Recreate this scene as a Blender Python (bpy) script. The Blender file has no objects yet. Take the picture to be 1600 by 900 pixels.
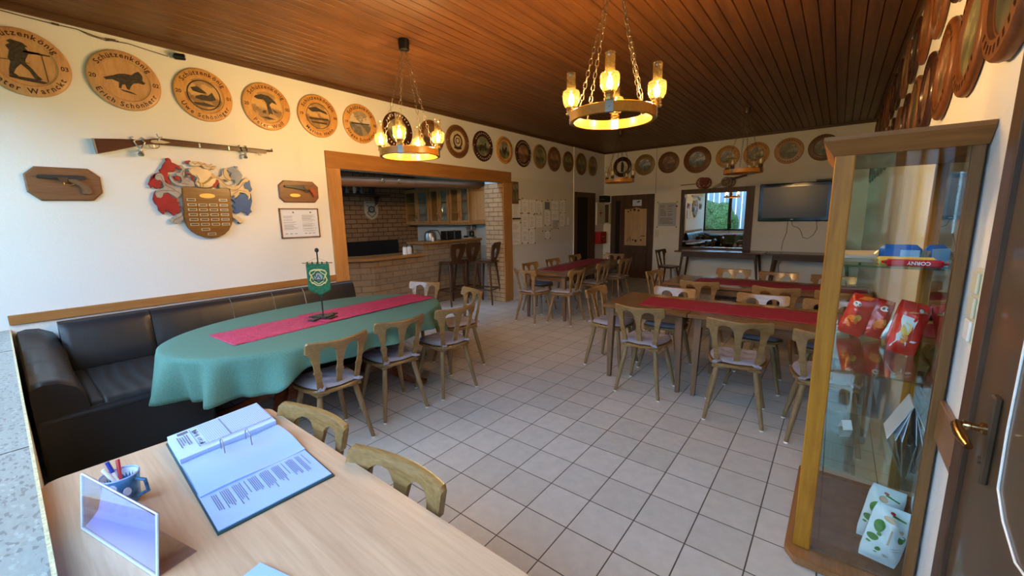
import bpy, math, random
from math import sin, cos, pi, radians as R, atan2, hypot
from mathutils import Vector, Matrix
random.seed(7)
SC = bpy.context.scene
COL = SC.collection

# ------------------------------------------------------------------ camera
CAM = Vector((0.93705, -1.32834, 1.54535)); FPX = 636.29
RT = Vector((0.784478, 0.619836, -0.019909)); UP = Vector((-0.089788, 0.145286, 0.985307)); FW = Vector((-0.613622, 0.771165, -0.169628))
cd = bpy.data.cameras.new('camera'); cam = bpy.data.objects.new('camera', cd); COL.objects.link(cam)
cd.sensor_width = 36; cd.lens = FPX/1600*36; cd.clip_start = 0.02; cd.clip_end = 200
cam.matrix_world = Matrix(((RT.x, UP.x, -FW.x, CAM.x), (RT.y, UP.y, -FW.y, CAM.y), (RT.z, UP.z, -FW.z, CAM.z), (0, 0, 0, 1)))
SC.camera = cam
# ------------------------------------------------------------------ world, exposure
SC.view_settings.view_transform = 'Standard'; SC.view_settings.look = 'None'
SC.view_settings.gamma = 1; SC.view_settings.use_curve_mapping = False
SC.view_settings.exposure = 1.2
WORLD_STRENGTH = 5.5; WORLD_COL = (0.43, 0.67, 1.0); BULB = 760.0
SC.cycles.diffuse_bounces = 8; SC.cycles.max_bounces = 16; SC.cycles.transparent_max_bounces = 24; SC.cycles.sample_clamp_indirect = 6.0
w = bpy.data.worlds.new('sky'); SC.world = w; w.use_nodes = True
bg = w.node_tree.nodes['Background']; bg.inputs[0].default_value = (*WORLD_COL, 1); bg.inputs[1].default_value = WORLD_STRENGTH

XL, XR, YB, YF, ZC = -3.811, 1.31, 8.487, -1.355, 3.11

def W(px, py, ax, v):
    """point of the plane (axis ax = v) seen at photo pixel px,py"""
    d = RT*((px-800)/FPX)+UP*((450-py)/FPX)+FW
    return CAM+d*((v-CAM[ax])/d[ax])
def WL(px, py): p = W(px, py, 0, XL); return (p.y, p.z)
def WB(px, py): p = W(px, py, 1, YB); return (p.x, p.z)
def WR(px, py): p = W(px, py, 0, XR); return (p.y, p.z)

# ------------------------------------------------------------------ materials
MATS = {}
def new_mat(name):
    m = bpy.data.materials.new(name); m.use_nodes = True; MATS[name] = m
    nt = m.node_tree; b = nt.nodes['Principled BSDF']
    return m, nt, b
def N(nt, t, **kw):
    n = nt.nodes.new(t)
    for k, v in kw.items():
        if k in n.inputs: n.inputs[k].default_value = v
        else: setattr(n, k, v)
    return n
def L(nt, a, b): nt.links.new(a, b)
def coords(nt, scale=(1, 1, 1), rot=(0, 0, 0), loc=(0, 0, 0)):
    t = N(nt, 'ShaderNodeTexCoord'); m = N(nt, 'ShaderNodeMapping')
    m.inputs['Scale'].default_value = scale; m.inputs['Rotation'].default_value = rot; m.inputs['Location'].default_value = loc
    L(nt, t.outputs['Object'], m.inputs[0]); return m.outputs[0]
def ramp(nt, fac, stops):
    r = N(nt, 'ShaderNodeValToRGB'); e = r.color_ramp.elements
    while len(e) < len(stops): e.new(0.5)
    for i, (p, c) in enumerate(stops): e[i].position = p; e[i].color = (*c, 1)
    L(nt, fac, r.inputs[0]); return r.outputs[0]
def bump(nt, b, h, strength=0.3, dist=0.01):
    n = N(nt, 'ShaderNodeBump'); n.inputs['Strength'].default_value = strength; n.inputs['Distance'].default_value = dist
    L(nt, h, n.inputs['Height']); L(nt, n.outputs[0], b.inputs['Normal'])
def plain(name, c, rough=0.5, metal=0.0, nz=0.0, nscale=30, bmp=0.0, coat=0.0, spec=0.35):
    m, nt, b = new_mat(name)
    b.inputs['Roughness'].default_value = rough; b.inputs['Metallic'].default_value = metal; b.inputs['Coat Weight'].default_value = coat
    if spec is not None: b.inputs['Specular IOR Level'].default_value = spec
    n = N(nt, 'ShaderNodeTexNoise', Scale=nscale, Detail=5.0); L(nt, coords(nt), n.inputs['Vector'])
    lo = tuple(max(0, x*(1-nz)) for x in c); hi = tuple(min(1, x*(1+nz)) for x in c)
    L(nt, ramp(nt, n.outputs[0], [(0.3, lo), (0.7, hi)]), b.inputs['Base Color'])
    if bmp: bump(nt, b, n.outputs[0], bmp, 0.004)
    return m
def wood(name, c1, c2, axis=0, scale=12, stretch=14, rough=0.4, coat=0.0, bmp=0.05, c3=None):
    """grain running along local axis"""
    m, nt, b = new_mat(name)
    s = [scale]*3; s[axis] = scale/stretch
    n = N(nt, 'ShaderNodeTexNoise', Scale=1.0, Detail=6.0, Roughness=0.6, Distortion=0.6); L(nt, coords(nt, tuple(s)), n.inputs['Vector'])
    n2 = N(nt, 'ShaderNodeTexNoise', Scale=6.0, Detail=3.0, Roughness=0.6); L(nt, coords(nt, tuple(x*1.0 for x in s)), n2.inputs['Vector'])
    mx = N(nt, 'ShaderNodeMix', data_type='FLOAT'); mx.inputs[0].default_value = 0.4
    L(nt, n.outputs[0], mx.inputs[2]); L(nt, n2.outputs[0], mx.inputs[3])
    stops = [(0.36, c1), (0.62, c2)]
    if c3: stops.append((0.72, c3))
    L(nt, ramp(nt, mx.outputs[0], stops), b.inputs['Base Color'])
    b.inputs['Roughness'].default_value = rough; b.inputs['Coat Weight'].default_value = coat*0.5; b.inputs['Coat Roughness'].default_value = 0.15; b.inputs['Specular IOR Level'].default_value = 0.28
    bump(nt, b, mx.outputs[0], bmp, 0.005)
    return m
def emis(name, c, s):
    m = bpy.data.materials.new(name); m.use_nodes = True; nt = m.node_tree; nt.nodes.clear()
    e = N(nt, 'ShaderNodeEmission'); e.inputs[0].default_value = (*c, 1); e.inputs[1].default_value = s
    o = N(nt, 'ShaderNodeOutputMaterial'); L(nt, e.outputs[0], o.inputs[0]); MATS[name] = m; return m
def glass(name, tint=(1, 1, 1), gl=(1, 1, 1), ior=1.45, rough=0.0):
    m = bpy.data.materials.new(name); m.use_nodes = True; nt = m.node_tree; nt.nodes.clear()
    t = N(nt, 'ShaderNodeBsdfTransparent'); t.inputs[0].default_value = (*tint, 1)
    g = N(nt, 'ShaderNodeBsdfGlossy'); g.inputs[0].default_value = (*gl, 1); g.inputs['Roughness'].default_value = rough
    lw = N(nt, 'ShaderNodeLayerWeight'); lw.inputs[0].default_value = 0.5
    pw = N(nt, 'ShaderNodeMath', operation='POWER'); L(nt, lw.outputs['Facing'], pw.inputs[0]); pw.inputs[1].default_value = 4.5
    f0 = ((ior-1)/(ior+1))**2
    f = N(nt, 'ShaderNodeMath', operation='MULTIPLY_ADD'); L(nt, pw.outputs[0], f.inputs[0]); f.inputs[1].default_value = 1-f0; f.inputs[2].default_value = f0
    x = N(nt, 'ShaderNodeMixShader'); L(nt, f.outputs[0], x.inputs[0]); L(nt, t.outputs[0], x.inputs[1]); L(nt, g.outputs[0], x.inputs[2])
    o = N(nt, 'ShaderNodeOutputMaterial'); L(nt, x.outputs[0], o.inputs[0]); MATS[name] = m; return m
def lampglass(name):
    glass(name, (1.0, 0.94, 0.80), (1, 0.9, 0.65), 1.9); nt = MATS[name].node_tree
    pw = [n for n in nt.nodes if n.type == 'MATH' and n.operation == 'POWER'][0]; pw.inputs[1].default_value = 1.8
    o = [n for n in nt.nodes if n.type == 'OUTPUT_MATERIAL'][0]; x = [n for n in nt.nodes if n.type == 'MIX_SHADER'][0]
    tr = N(nt, 'ShaderNodeBsdfTranslucent'); tr.inputs[0].default_value = (1.0, 0.72, 0.25, 1)
    y = N(nt, 'ShaderNodeMixShader'); y.inputs[0].default_value = 0.008; L(nt, x.outputs[0], y.inputs[1]); L(nt, tr.outputs[0], y.inputs[2]); L(nt, y.outputs[0], o.inputs[0])
def brick(name, c1, c2, mortar, axis, bw=0.24, bh=0.09, ms=0.008, off=0.5, rough=0.8, bs=0.6, nz=0.5):
    """axis = normal axis of the wall: texture u runs along the other horizontal axis"""
    m, nt, b = new_mat(name)
    t = N(nt, 'ShaderNodeTexCoord'); s = N(nt, 'ShaderNodeSeparateXYZ'); L(nt, t.outputs['Object'], s.inputs[0])
    c = N(nt, 'ShaderNodeCombineXYZ')
    u, v = {0: (1, 2), 1: (0, 2), 2: (0, 1)}[axis]
    L(nt, s.outputs[u], c.inputs[0]); L(nt, s.outputs[v], c.inputs[1])
    br = N(nt, 'ShaderNodeTexBrick', offset=off, squash=1.0, Scale=1.0)
    br.inputs['Brick Width'].default_value = bw; br.inputs['Row Height'].default_value = bh; br.inputs['Mortar Size'].default_value = ms
    br.inputs['Mortar Smooth'].default_value = 0.3; br.inputs['Bias'].default_value = 0
    br.inputs['Color1'].default_value = (*c1, 1); br.inputs['Color2'].default_value = (*c2, 1); br.inputs['Mortar'].default_value = (*mortar, 1)
    L(nt, c.outputs[0], br.inputs['Vector'])
    n = N(nt, 'ShaderNodeTexNoise', Scale=14.0, Detail=6.0, Roughness=0.65); L(nt, t.outputs['Object'], n.inputs['Vector'])
    mx = N(nt, 'ShaderNodeMix', data_type='RGBA', blend_type='MULTIPLY'); mx.inputs[0].default_value = nz
    L(nt, br.outputs['Color'], mx.inputs[6]); L(nt, ramp(nt, n.outputs[0], [(0.25, (0.55, 0.55, 0.55)), (0.7, (1.15, 1.15, 1.15))]), mx.inputs[7])
    L(nt, mx.outputs[2], b.inputs['Base Color']); b.inputs['Roughness'].default_value = rough
    iv = N(nt, 'ShaderNodeMath', operation='SUBTRACT'); iv.inputs[0].default_value = 1.0; L(nt, br.outputs['Fac'], iv.inputs[1])
    ad = N(nt, 'ShaderNodeMath', operation='MULTIPLY_ADD'); L(nt, n.outputs[0], ad.inputs[0]); ad.inputs[1].default_value = 0.25; L(nt, iv.outputs[0], ad.inputs[2])
    bump(nt, b, ad.outputs[0], bs, 0.01)
    return m
def speckle(name, base, chips, scale=60, rough=0.5, stretch=(1, 1, 1)):
    m, nt, b = new_mat(name); co = coords(nt, stretch)
    v = N(nt, 'ShaderNodeTexVoronoi', Scale=scale); L(nt, co, v.inputs['Vector'])
    n = N(nt, 'ShaderNodeTexNoise', Scale=scale*0.7, Detail=4.0); L(nt, co, n.inputs['Vector'])
    r1 = ramp(nt, v.outputs['Color'], [(0.0, chips[0]), (0.22, chips[0]), (0.27, base), (0.8, base), (0.86, chips[1])])
    mx = N(nt, 'ShaderNodeMix', data_type='RGBA', blend_type='MULTIPLY'); mx.inputs[0].default_value = 0.5
    L(nt, r1, mx.inputs[6]); L(nt, ramp(nt, n.outputs[0], [(0.3, (0.7, 0.7, 0.7)), (0.7, (1, 1, 1))]), mx.inputs[7])
    L(nt, mx.outputs[2], b.inputs['Base Color']); b.inputs['Roughness'].default_value = rough
    return m
def picture(name, top, mid, low, z0, z1, dark=(0.03, 0.03, 0.02), scale=9, fig=0.5):
    """a painted scene: sky, far ground, near ground with foliage blots (z0..z1 in local metres)"""
    m, nt, b = new_mat(name)
    t = N(nt, 'ShaderNodeTexCoord'); s = N(nt, 'ShaderNodeSeparateXYZ'); L(nt, t.outputs['Object'], s.inputs[0])
    n = N(nt, 'ShaderNodeTexNoise', Scale=scale*2.5, Detail=6.0, Roughness=0.7); L(nt, t.outputs['Object'], n.inputs['Vector'])
    n2 = N(nt, 'ShaderNodeTexNoise', Scale=scale*1.3, Detail=3.0); L(nt, t.outputs['Object'], n2.inputs['Vector'])
    mr = N(nt, 'ShaderNodeMapRange'); L(nt, s.outputs[2], mr.inputs[0]); mr.inputs[1].default_value = z0; mr.inputs[2].default_value = z1
    a = N(nt, 'ShaderNodeMath', operation='MULTIPLY_ADD'); L(nt, n.outputs[0], a.inputs[0]); a.inputs[1].default_value = 0.45; L(nt, mr.outputs[0], a.inputs[2])
    base = ramp(nt, a.outputs[0], [(0.35, low), (0.62, mid), (0.78, top)])
    f = ramp(nt, n2.outputs[0], [(fig, (0, 0, 0)), (fig+0.05, (1, 1, 1))])
    mx = N(nt, 'ShaderNodeMix', data_type='RGBA'); L(nt, f, mx.inputs[0]); L(nt, base, mx.inputs[7])
    mx2 = N(nt, 'ShaderNodeMix', data_type='RGBA'); L(nt, n.outputs[0], mx2.inputs[0]); mx2.inputs[6].default_value = (*dark, 1); L(nt, base, mx2.inputs[7])
    L(nt, mx2.outputs[2], mx.inputs[6]); L(nt, mx.outputs[2], b.inputs['Base Color']); b.inputs['Roughness'].default_value = 0.45
    return m
# ------------------------------------------------------------------ mesh builder
class B:
    def __init__(s): s.v = []; s.f = []
    def add(s, vs, fs):
        o = len(s.v); s.v += [tuple(x) for x in vs]; s.f += [tuple(i+o for i in f) for f in fs]; return s
    def box(s, x0, x1, y0, y1, z0, z1, c=0.0):
        if c <= 0:
            return s.add([(x0, y0, z0), (x1, y0, z0), (x1, y1, z0), (x0, y1, z0), (x0, y0, z1), (x1, y0, z1), (x1, y1, z1), (x0, y1, z1)],
                  [(0, 3, 2, 1), (4, 5, 6, 7), (0, 1, 5, 4), (1, 2, 6, 5), (2, 3, 7, 6), (3, 0, 4, 7)])
        vs = []; ids = {}
        X = (x0, x1); Y = (y0, y1); Z = (z0, z1)
        for i in (0, 1):
            for j in (0, 1):
                for k in (0, 1):
                    sx = c if i == 0 else -c; sy = c if j == 0 else -c; sz = c if k == 0 else -c
                    ids[(i, j, k, 0)] = len(vs); vs.append((X[i], Y[j]+sy, Z[k]+sz))
                    ids[(i, j, k, 1)] = len(vs); vs.append((X[i]+sx, Y[j], Z[k]+sz))
                    ids[(i, j, k, 2)] = len(vs); vs.append((X[i]+sx, Y[j]+sy, Z[k]))
        fs = []
        for i in (0, 1): fs.append([ids[(i, a, b_, 0)] for a, b_ in ((0, 0), (1, 0), (1, 1), (0, 1))][::(1 if i else -1)])
        for j in (0, 1): fs.append([ids[(a, j, b_, 1)] for a, b_ in ((0, 0), (1, 0), (1, 1), (0, 1))][::(-1 if j else 1)])
        for k in (0, 1): fs.append([ids[(a, b_, k, 2)] for a, b_ in ((0, 0), (1, 0), (1, 1), (0, 1))][::(1 if k else -1)])
        for i in (0, 1):
            for j in (0, 1): fs.append([ids[(i, j, 0, 0)], ids[(i, j, 0, 1)], ids[(i, j, 1, 1)], ids[(i, j, 1, 0)]])
            for k in (0, 1): fs.append([ids[(i, 0, k, 0)], ids[(i, 0, k, 2)], ids[(i, 1, k, 2)], ids[(i, 1, k, 0)]])
        for j in (0, 1):
            for k in (0, 1): fs.append([ids[(0, j, k, 1)], ids[(0, j, k, 2)], ids[(1, j, k, 2)], ids[(1, j, k, 1)]])
        for i in (0, 1):
            for j in (0, 1):
                for k in (0, 1): fs.append([ids[(i, j, k, q)] for q in (0, 1, 2)])
        return s.add(vs, fs)
    def tube(s, pts, r, n=10, caps=True, closed=False):
        pts = [Vector(p) for p in pts]; m = len(pts)
        rs = r if isinstance(r, (list, tuple)) else [r]*m
        ref = None; vs = []
        for i in range(m):
            a = pts[(i-1) % m] if (closed or i > 0) else pts[i]; b_ = pts[(i+1) % m] if (closed or i < m-1) else pts[i]
            d = (b_-a).normalized()
            if ref is None: ref = d.orthogonal().normalized()
            u = (ref-d*ref.dot(d)); u = u.normalized() if u.length > 1e-6 else d.orthogonal().normalized()
            ref = u; v = d.cross(u)
            for k in range(n):
                t = 2*pi*k/n; vs.append(pts[i]+(u*cos(t)+v*sin(t))*rs[i])
        fs = []
        for i in range(m if closed else m-1):
            j = (i+1) % m
            for k in range(n): fs.append((i*n+k, i*n+(k+1) % n, j*n+(k+1) % n, j*n+k))
        if caps and not closed: fs += [tuple(range(n-1, -1, -1)), tuple(range((m-1)*n, m*n))]
        return s.add(vs, fs)
    def lathe(s, prof, c=(0, 0, 0), n=24, ax=2, caps=True):
        """profile of (r, h) revolved about axis ax through c"""
        vs = []; fs = []; m = len(prof)
        for r, h in prof:
            for k in range(n):
                t = 2*pi*k/n; a, b_ = r*cos(t), r*sin(t)
                p = {2: (a, b_, h), 0: (h, a, b_), 1: (b_, h, a)}[ax]
                vs.append((c[0]+p[0], c[1]+p[1], c[2]+p[2]))
        for i in range(m-1):
            for k in range(n): fs.append((i*n+k, i*n+(k+1) % n, (i+1)*n+(k+1) % n, (i+1)*n+k))
        if caps: fs += [tuple(range(n-1, -1, -1)), tuple(range((m-1)*n, m*n))]
        return s.add(vs, fs)
    def prism(s, poly, ax, a, b_):
        """polygon in the two other axes extruded along ax from a to b_"""
        def P(p, h): return {0: (h, p[0], p[1]), 1: (p[0], h, p[1]), 2: (p[0], p[1], h)}[ax]
        n = len(poly); vs = [P(p, a) for p in poly]+[P(p, b_) for p in poly]
        fs = [tuple(range(n-1, -1, -1)), tuple(range(n, 2*n))]+[(i, (i+1) % n, n+(i+1) % n, n+i) for i in range(n)]
        return s.add(vs, fs)
    def grid(s, nu, nv, fn):
        vs = [fn(i/nu, j/nv) for j in range(nv+1) for i in range(nu+1)]
        fs = [(j*(nu+1)+i, j*(nu+1)+i+1, (j+1)*(nu+1)+i+1, (j+1)*(nu+1)+i) for j in range(nv) for i in range(nu)]
        return s.add(vs, fs)
    def xf(s, M, i0=0):
        s.v[i0:] = [tuple(M @ Vector(p)) for p in s.v[i0:]]; return s
    def obj(s, name, mat, parent=None, world=False, smooth=False, bevel=0, label=None, solid=0):
        v = s.v
        if world and parent is not None:
            L0 = Vector((0, 0, 0)); q = parent
            while q is not None: L0 += q.location; q = q.parent
            v = [(p[0]-L0.x, p[1]-L0.y, p[2]-L0.z) for p in v]
        me = bpy.data.meshes.new(name); me.from_pydata(v, [], s.f); me.validate()
        import bmesh
        bm = bmesh.new(); bm.from_mesh(me); bmesh.ops.recalc_face_normals(bm, faces=bm.faces)
        if bevel: bmesh.ops.bevel(bm, geom=[e for e in bm.edges if e.is_manifold and e.calc_face_angle(0) > 0.6], offset=bevel, segments=2, affect='EDGES')
        bm.to_mesh(me); bm.free()
        if smooth:
            for p in me.polygons: p.use_smooth = True
            if smooth != 'all': 
                try: me.set_sharp_from_angle(angle=R(38))
                except Exception: pass
        me.materials.append(MATS[mat] if isinstance(mat, str) else mat)
        o = bpy.data.objects.new(name, me); COL.objects.link(o)
        if parent is not None: o.parent = parent
        if solid:
            md = o.modifiers.new('s', 'SOLIDIFY'); md.thickness = solid; md.offset = 0
        if label: o['label'] = label
        return o
def thing(name, label, cat, loc=(0, 0, 0), rz=0, group=None):
    o = bpy.data.objects.new(name, None); COL.objects.link(o); o.empty_display_size = 0.1
    o.location = loc; o.rotation_euler = (0, 0, rz); return tag(o, label, cat, group)
def tag(o, label, cat, group=None):
    o['label'] = label; o['category'] = cat
    if group: o['group'] = group
    return o
def struct(o): o['kind'] = 'structure'; return o
KIDS = {}
def kids(o):
    return [c for c in bpy.data.objects if c.parent == o]
def dup(root, loc, rz, label, group=None):
    def cp(o, par):
        c = o.copy(); COL.objects.link(c)
        if par is not None: c.parent = par
        for k in TREE[o.name]: cp(bpy.data.objects[k], c)
        return c
    def rec(o):
        if o.name not in TREE:
            ks = kids(o); TREE[o.name] = [k.name for k in ks]
            for k in ks: rec(k)
    rec(root); r = cp(root, None); r.location = loc; r.rotation_euler = (0, 0, rz); r['label'] = label
    if group: r['group'] = group
    return r
TREE = {}
_gl = {}
def glyphs(txt, size=1.0, spacing=1.0):
    """mesh data of a line of text: verts (x,y), faces, width"""
    k = (txt, size, spacing)
    if k in _gl: return _gl[k]
    c = bpy.data.curves.new('t', 'FONT'); c.body = txt; c.size = 1.0; c.offset = 0.022; c.resolution_u = 3; c.space_character = spacing
    o = bpy.data.objects.new('t', c); COL.objects.link(o); dg = bpy.context.evaluated_depsgraph_get(); dg.update()
    me = bpy.data.meshes.new_from_object(o.evaluated_get(dg)); vs = [(v.co.x*size, v.co.y*size) for v in me.vertices]; fs = [tuple(p.vertices) for p in me.polygons]
    bpy.data.objects.remove(o); bpy.data.curves.remove(c); bpy.data.meshes.remove(me)
    wd = (max(v[0] for v in vs) if vs else size*0.35)
    _gl[k] = (vs, fs, wd); return _gl[k]
def text(b, txt, size, fn, center=True, bold=0.0):
    vs, fs, wd = glyphs(txt, size); o = wd/2 if center else 0
    b.add([fn(x-o, y) for x, y in vs], fs)
def arc_text(b, txt, size, rad, mid, fn, inward=False):
    """letters along a circle; fn(u,v)->3D; mid = middle angle (deg, 90 = top)"""
    ws = []
    for ch in txt:
        ws.append(glyphs(ch, size)[2]+size*0.10 if ch != ' ' else size*0.4)
    tot = sum(ws)/rad; a = R(mid)+(tot/2 if not inward else -tot/2)
    for ch, wd in zip(txt, ws):
        da = wd/rad/2; a += -da if not inward else da
        if ch != ' ':
            vs, fs, gw = glyphs(ch, size); up = Vector((cos(a), sin(a))); rt = Vector((sin(a), -cos(a)))
            if inward: up, rt = -up, -rt
            r0 = rad if not inward else rad+size*0.68
            c = Vector((cos(a), sin(a)))*r0
            b.add([fn(*(c+rt*(x-gw/2)+up*y)) for x, y in vs], fs)
        a += -da if not inward else da
# ------------------------------------------------------------------ palette
m, nt, b = new_mat('plaster')
b.inputs['Base Color'].default_value = (0.66, 0.65, 0.625, 1); b.inputs['Roughness'].default_value = 0.9
n = N(nt, 'ShaderNodeTexNoise', Scale=55.0, Detail=5.0, Roughness=0.6); L(nt, coords(nt), n.inputs['Vector']); bump(nt, b, n.outputs[0], 0.22, 0.012)
plain('paint', (0.74, 0.70, 0.58), 0.8, nz=0.03, nscale=3)
brick('tiles', (0.56, 0.53, 0.50), (0.48, 0.455, 0.425), (0.07, 0.06, 0.052), 2, 0.25, 0.25, 0.0035, 0.0, 0.42, 0.25, 0.30)
nt = MATS['tiles'].node_tree
wood('ceiling_wood', (0.075, 0.026, 0.008), (0.16, 0.06, 0.017), 1, 16, 18, 0.42, 0.08, c3=(0.24, 0.10, 0.03))
wood('dark_wood', (0.045, 0.022, 0.012), (0.095, 0.048, 0.026), 2, 18, 14, 0.45)
wood('dark_wood_x', (0.045, 0.022, 0.012), (0.095, 0.048, 0.026), 0, 18, 14, 0.4)
wood('dark_wood_y', (0.06, 0.03, 0.015), (0.12, 0.06, 0.03), 1, 18, 14, 0.4)
wood('trim_y', (0.24, 0.10, 0.027), (0.34, 0.155, 0.045), 1, 9, 12, 0.38, 0.2, c3=(0.30, 0.12, 0.03))
wood('trim_z', (0.30, 0.14, 0.04), (0.42, 0.21, 0.07), 2, 9, 12, 0.38, 0.2, c3=(0.34, 0.14, 0.04))
wood('oak_z', (0.28, 0.10, 0.008), (0.42, 0.175, 0.016), 2, 14, 12, 0.45, 0.0)
wood('oak_x', (0.19, 0.075, 0.018), (0.28, 0.115, 0.032), 0, 14, 12, 0.5, 0.0)
wood('oak_dark_z', (0.13, 0.055, 0.015), (0.20, 0.09, 0.03), 2, 14, 12, 0.4, 0.1)
wood('oak_y', (0.20, 0.085, 0.025), (0.30, 0.13, 0.045), 1, 14, 12, 0.3, 0.4)
wood('chair_wood', (0.155, 0.083, 0.028), (0.27, 0.155, 0.060), 0, 22, 8, 0.25, 0.8, c3=(0.34, 0.205, 0.09))
wood('chair_leg', (0.15, 0.092, 0.042), (0.25, 0.16, 0.078), 2, 22, 8, 0.3, 0.5)
wood('stool_wood', (0.035, 0.016, 0.008), (0.085, 0.038, 0.018), 2, 20, 8, 0.3, 0.5)
wood('table_wood', (0.10, 0.048, 0.018), (0.17, 0.085, 0.035), 0, 12, 14, 0.25, 0.5)
wood('table_leg', (0.12, 0.065, 0.035), (0.18, 0.10, 0.055), 2, 14, 12, 0.35, 0.3)
wood('desk_wood', (0.36, 0.23, 0.15), (0.46, 0.31, 0.21), 0, 18, 20, 0.38, 0.1, c3=(0.29, 0.175, 0.11))
wood('plaque_wood', (0.13, 0.055, 0.022), (0.21, 0.10, 0.045), 1, 30, 10, 0.35, 0.3)
wood('crest_wood', (0.13, 0.055, 0.012), (0.20, 0.09, 0.022), 1, 20, 8, 0.25, 0.5)
wood('gun_wood', (0.045, 0.012, 0.006), (0.09, 0.025, 0.011), 1, 30, 8, 0.3, 0.5)
wood('red_wood', (0.12, 0.03, 0.014), (0.20, 0.06, 0.028), 1, 14, 8, 0.25, 0.5)
wood('cab_wood', (0.40, 0.20, 0.075), (0.54, 0.30, 0.12), 2, 14, 10, 0.35, 0.2)
wood('pale_wood', (0.42, 0.26, 0.11), (0.55, 0.36, 0.17), 2, 10, 10, 0.5)
wood('plate_gold', (0.42, 0.20, 0.055), (0.58, 0.31, 0.10), 2, 12, 5, 0.4, 0.3)
wood('plate_tan', (0.38, 0.20, 0.085), (0.52, 0.30, 0.14), 2, 12, 5, 0.4, 0.3)
wood('plate_brown', (0.13, 0.055, 0.022), (0.20, 0.095, 0.04), 2, 14, 5, 0.42, 0.15)
wood('plate_red', (0.13, 0.040, 0.013), (0.20, 0.072, 0.024), 2, 14, 5, 0.42, 0.15)
wood('plate_dark', (0.035, 0.014, 0.010), (0.065, 0.025, 0.018), 2, 14, 5, 0.25, 0.5)
wood('plate_olive', (0.20, 0.13, 0.045), (0.30, 0.20, 0.075), 2, 12, 5, 0.4, 0.2)
wood('ring_wood', (0.46, 0.17, 0.018), (0.58, 0.245, 0.032), 2, 10, 2, 0.3, 0.3)
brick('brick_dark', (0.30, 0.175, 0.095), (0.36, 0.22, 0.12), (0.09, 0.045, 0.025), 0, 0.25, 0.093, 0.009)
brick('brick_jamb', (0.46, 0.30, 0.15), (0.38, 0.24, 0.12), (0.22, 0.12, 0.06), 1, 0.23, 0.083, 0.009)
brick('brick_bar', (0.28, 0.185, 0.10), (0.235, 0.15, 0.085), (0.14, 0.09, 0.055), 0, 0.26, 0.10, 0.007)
speckle('terrazzo', (0.27, 0.27, 0.25), ((0.17, 0.165, 0.155), (0.33, 0.33, 0.31)), 120, 0.45, (0.5, 1, 1))
plain('sill_edge', (0.50, 0.42, 0.25), 0.6, nz=0.3, nscale=90)
m, nt, b = new_mat('leather')
b.inputs['Base Color'].default_value = (0.012, 0.012, 0.016, 1); b.inputs['Roughness'].default_value = 0.36
n = N(nt, 'ShaderNodeTexNoise', Scale=4.0, Detail=6.0, Roughness=0.6, Distortion=1.0); L(nt, coords(nt, (1.5, 4, 1)), n.inputs['Vector']); bump(nt, b, n.outputs[0], 0.10, 0.02)
plain('leather_seat', (0.018, 0.018, 0.021), 0.42, bmp=0.2, nscale=7)
plain('thread', (0.30, 0.28, 0.25), 0.7)
m, nt, b = new_mat('green_cloth')
n = N(nt, 'ShaderNodeTexNoise', Scale=140.0, Detail=3.0); L(nt, coords(nt), n.inputs['Vector'])
L(nt, ramp(nt, n.outputs[0], [(0.3, (0.055, 0.14, 0.108)), (0.7, (0.085, 0.19, 0.15))]), b.inputs['Base Color']); b.inputs['Roughness'].default_value = 0.85; bump(nt, b, n.outputs[0], 0.2, 0.003)
def crinkle(name, c1, c2):
    m, nt, b = new_mat(name); v = N(nt, 'ShaderNodeTexVoronoi', Scale=26.0, feature='DISTANCE_TO_EDGE'); 
    n = N(nt, 'ShaderNodeTexNoise', Scale=18.0, Detail=5.0, Distortion=2.0); co = coords(nt); L(nt, co, n.inputs['Vector']); L(nt, n.outputs[1], v.inputs['Vector'])
    L(nt, ramp(nt, n.outputs[0], [(0.35, c1), (0.65, c2)]), b.inputs['Base Color']); b.inputs['Roughness'].default_value = 0.6
    bump(nt, b, n.outputs[0], 0.9, 0.01); return m
crinkle('runner_pink', (0.36, 0.016, 0.07), (0.50, 0.045, 0.13))
crinkle('runner_red', (0.17, 0.006, 0.022), (0.27, 0.014, 0.045))
plain('cushion', (0.25, 0.235, 0.285), 0.9, nz=0.12, nscale=14, bmp=0.15)
plain('brass', (0.75, 0.52, 0.20), 0.25, 1.0)
plain('old_brass', (0.42, 0.27, 0.13), 0.22, 1.0)
plain('bronze', (0.10, 0.06, 0.035), 0.4, 0.5)
plain('steel', (0.30, 0.30, 0.29), 0.35, 0.9)
plain('iron', (0.045, 0.043, 0.042), 0.4, 0.5)
plain('chain', (0.14, 0.115, 0.085), 0.4, 0.8)
plain('black_iron', (0.015, 0.017, 0.016), 0.45)
plain('black', (0.008, 0.008, 0.009), 0.35)
plain('black_gloss', (0.006, 0.006, 0.007), 0.08)
plain('print', (0.10, 0.10, 0.13), 0.7)
plain('burnt', (0.045, 0.014, 0.006), 0.6)
plain('burnt_motif', (0.040, 0.030, 0.022), 0.6, nz=0.6, nscale=60)
plain('burnt_soft', (0.22, 0.115, 0.045), 0.6, nz=0.5, nscale=40)
plain('plate_shine', (0.55, 0.45, 0.42), 0.4)
plain('white_plastic', (0.75, 0.74, 0.70), 0.4)
plain('cream_plastic', (0.62, 0.59, 0.42), 0.4)
plain('paper', (0.58, 0.62, 0.72), 0.6, nz=0.03, nscale=4)
plain('paper_skylit', (0.27, 0.40, 0.80), 0.25, nz=0.02, nscale=3, coat=0.3)  # blue of the window skylight is put into the sheet colour
plain('paper_white', (0.80, 0.80, 0.78), 0.6)
plain('paper_pink', (0.66, 0.52, 0.44), 0.6)
plain('paper_grey', (0.42, 0.43, 0.42), 0.6)
plain('qr_grey', (0.16, 0.17, 0.22), 0.6)
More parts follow.
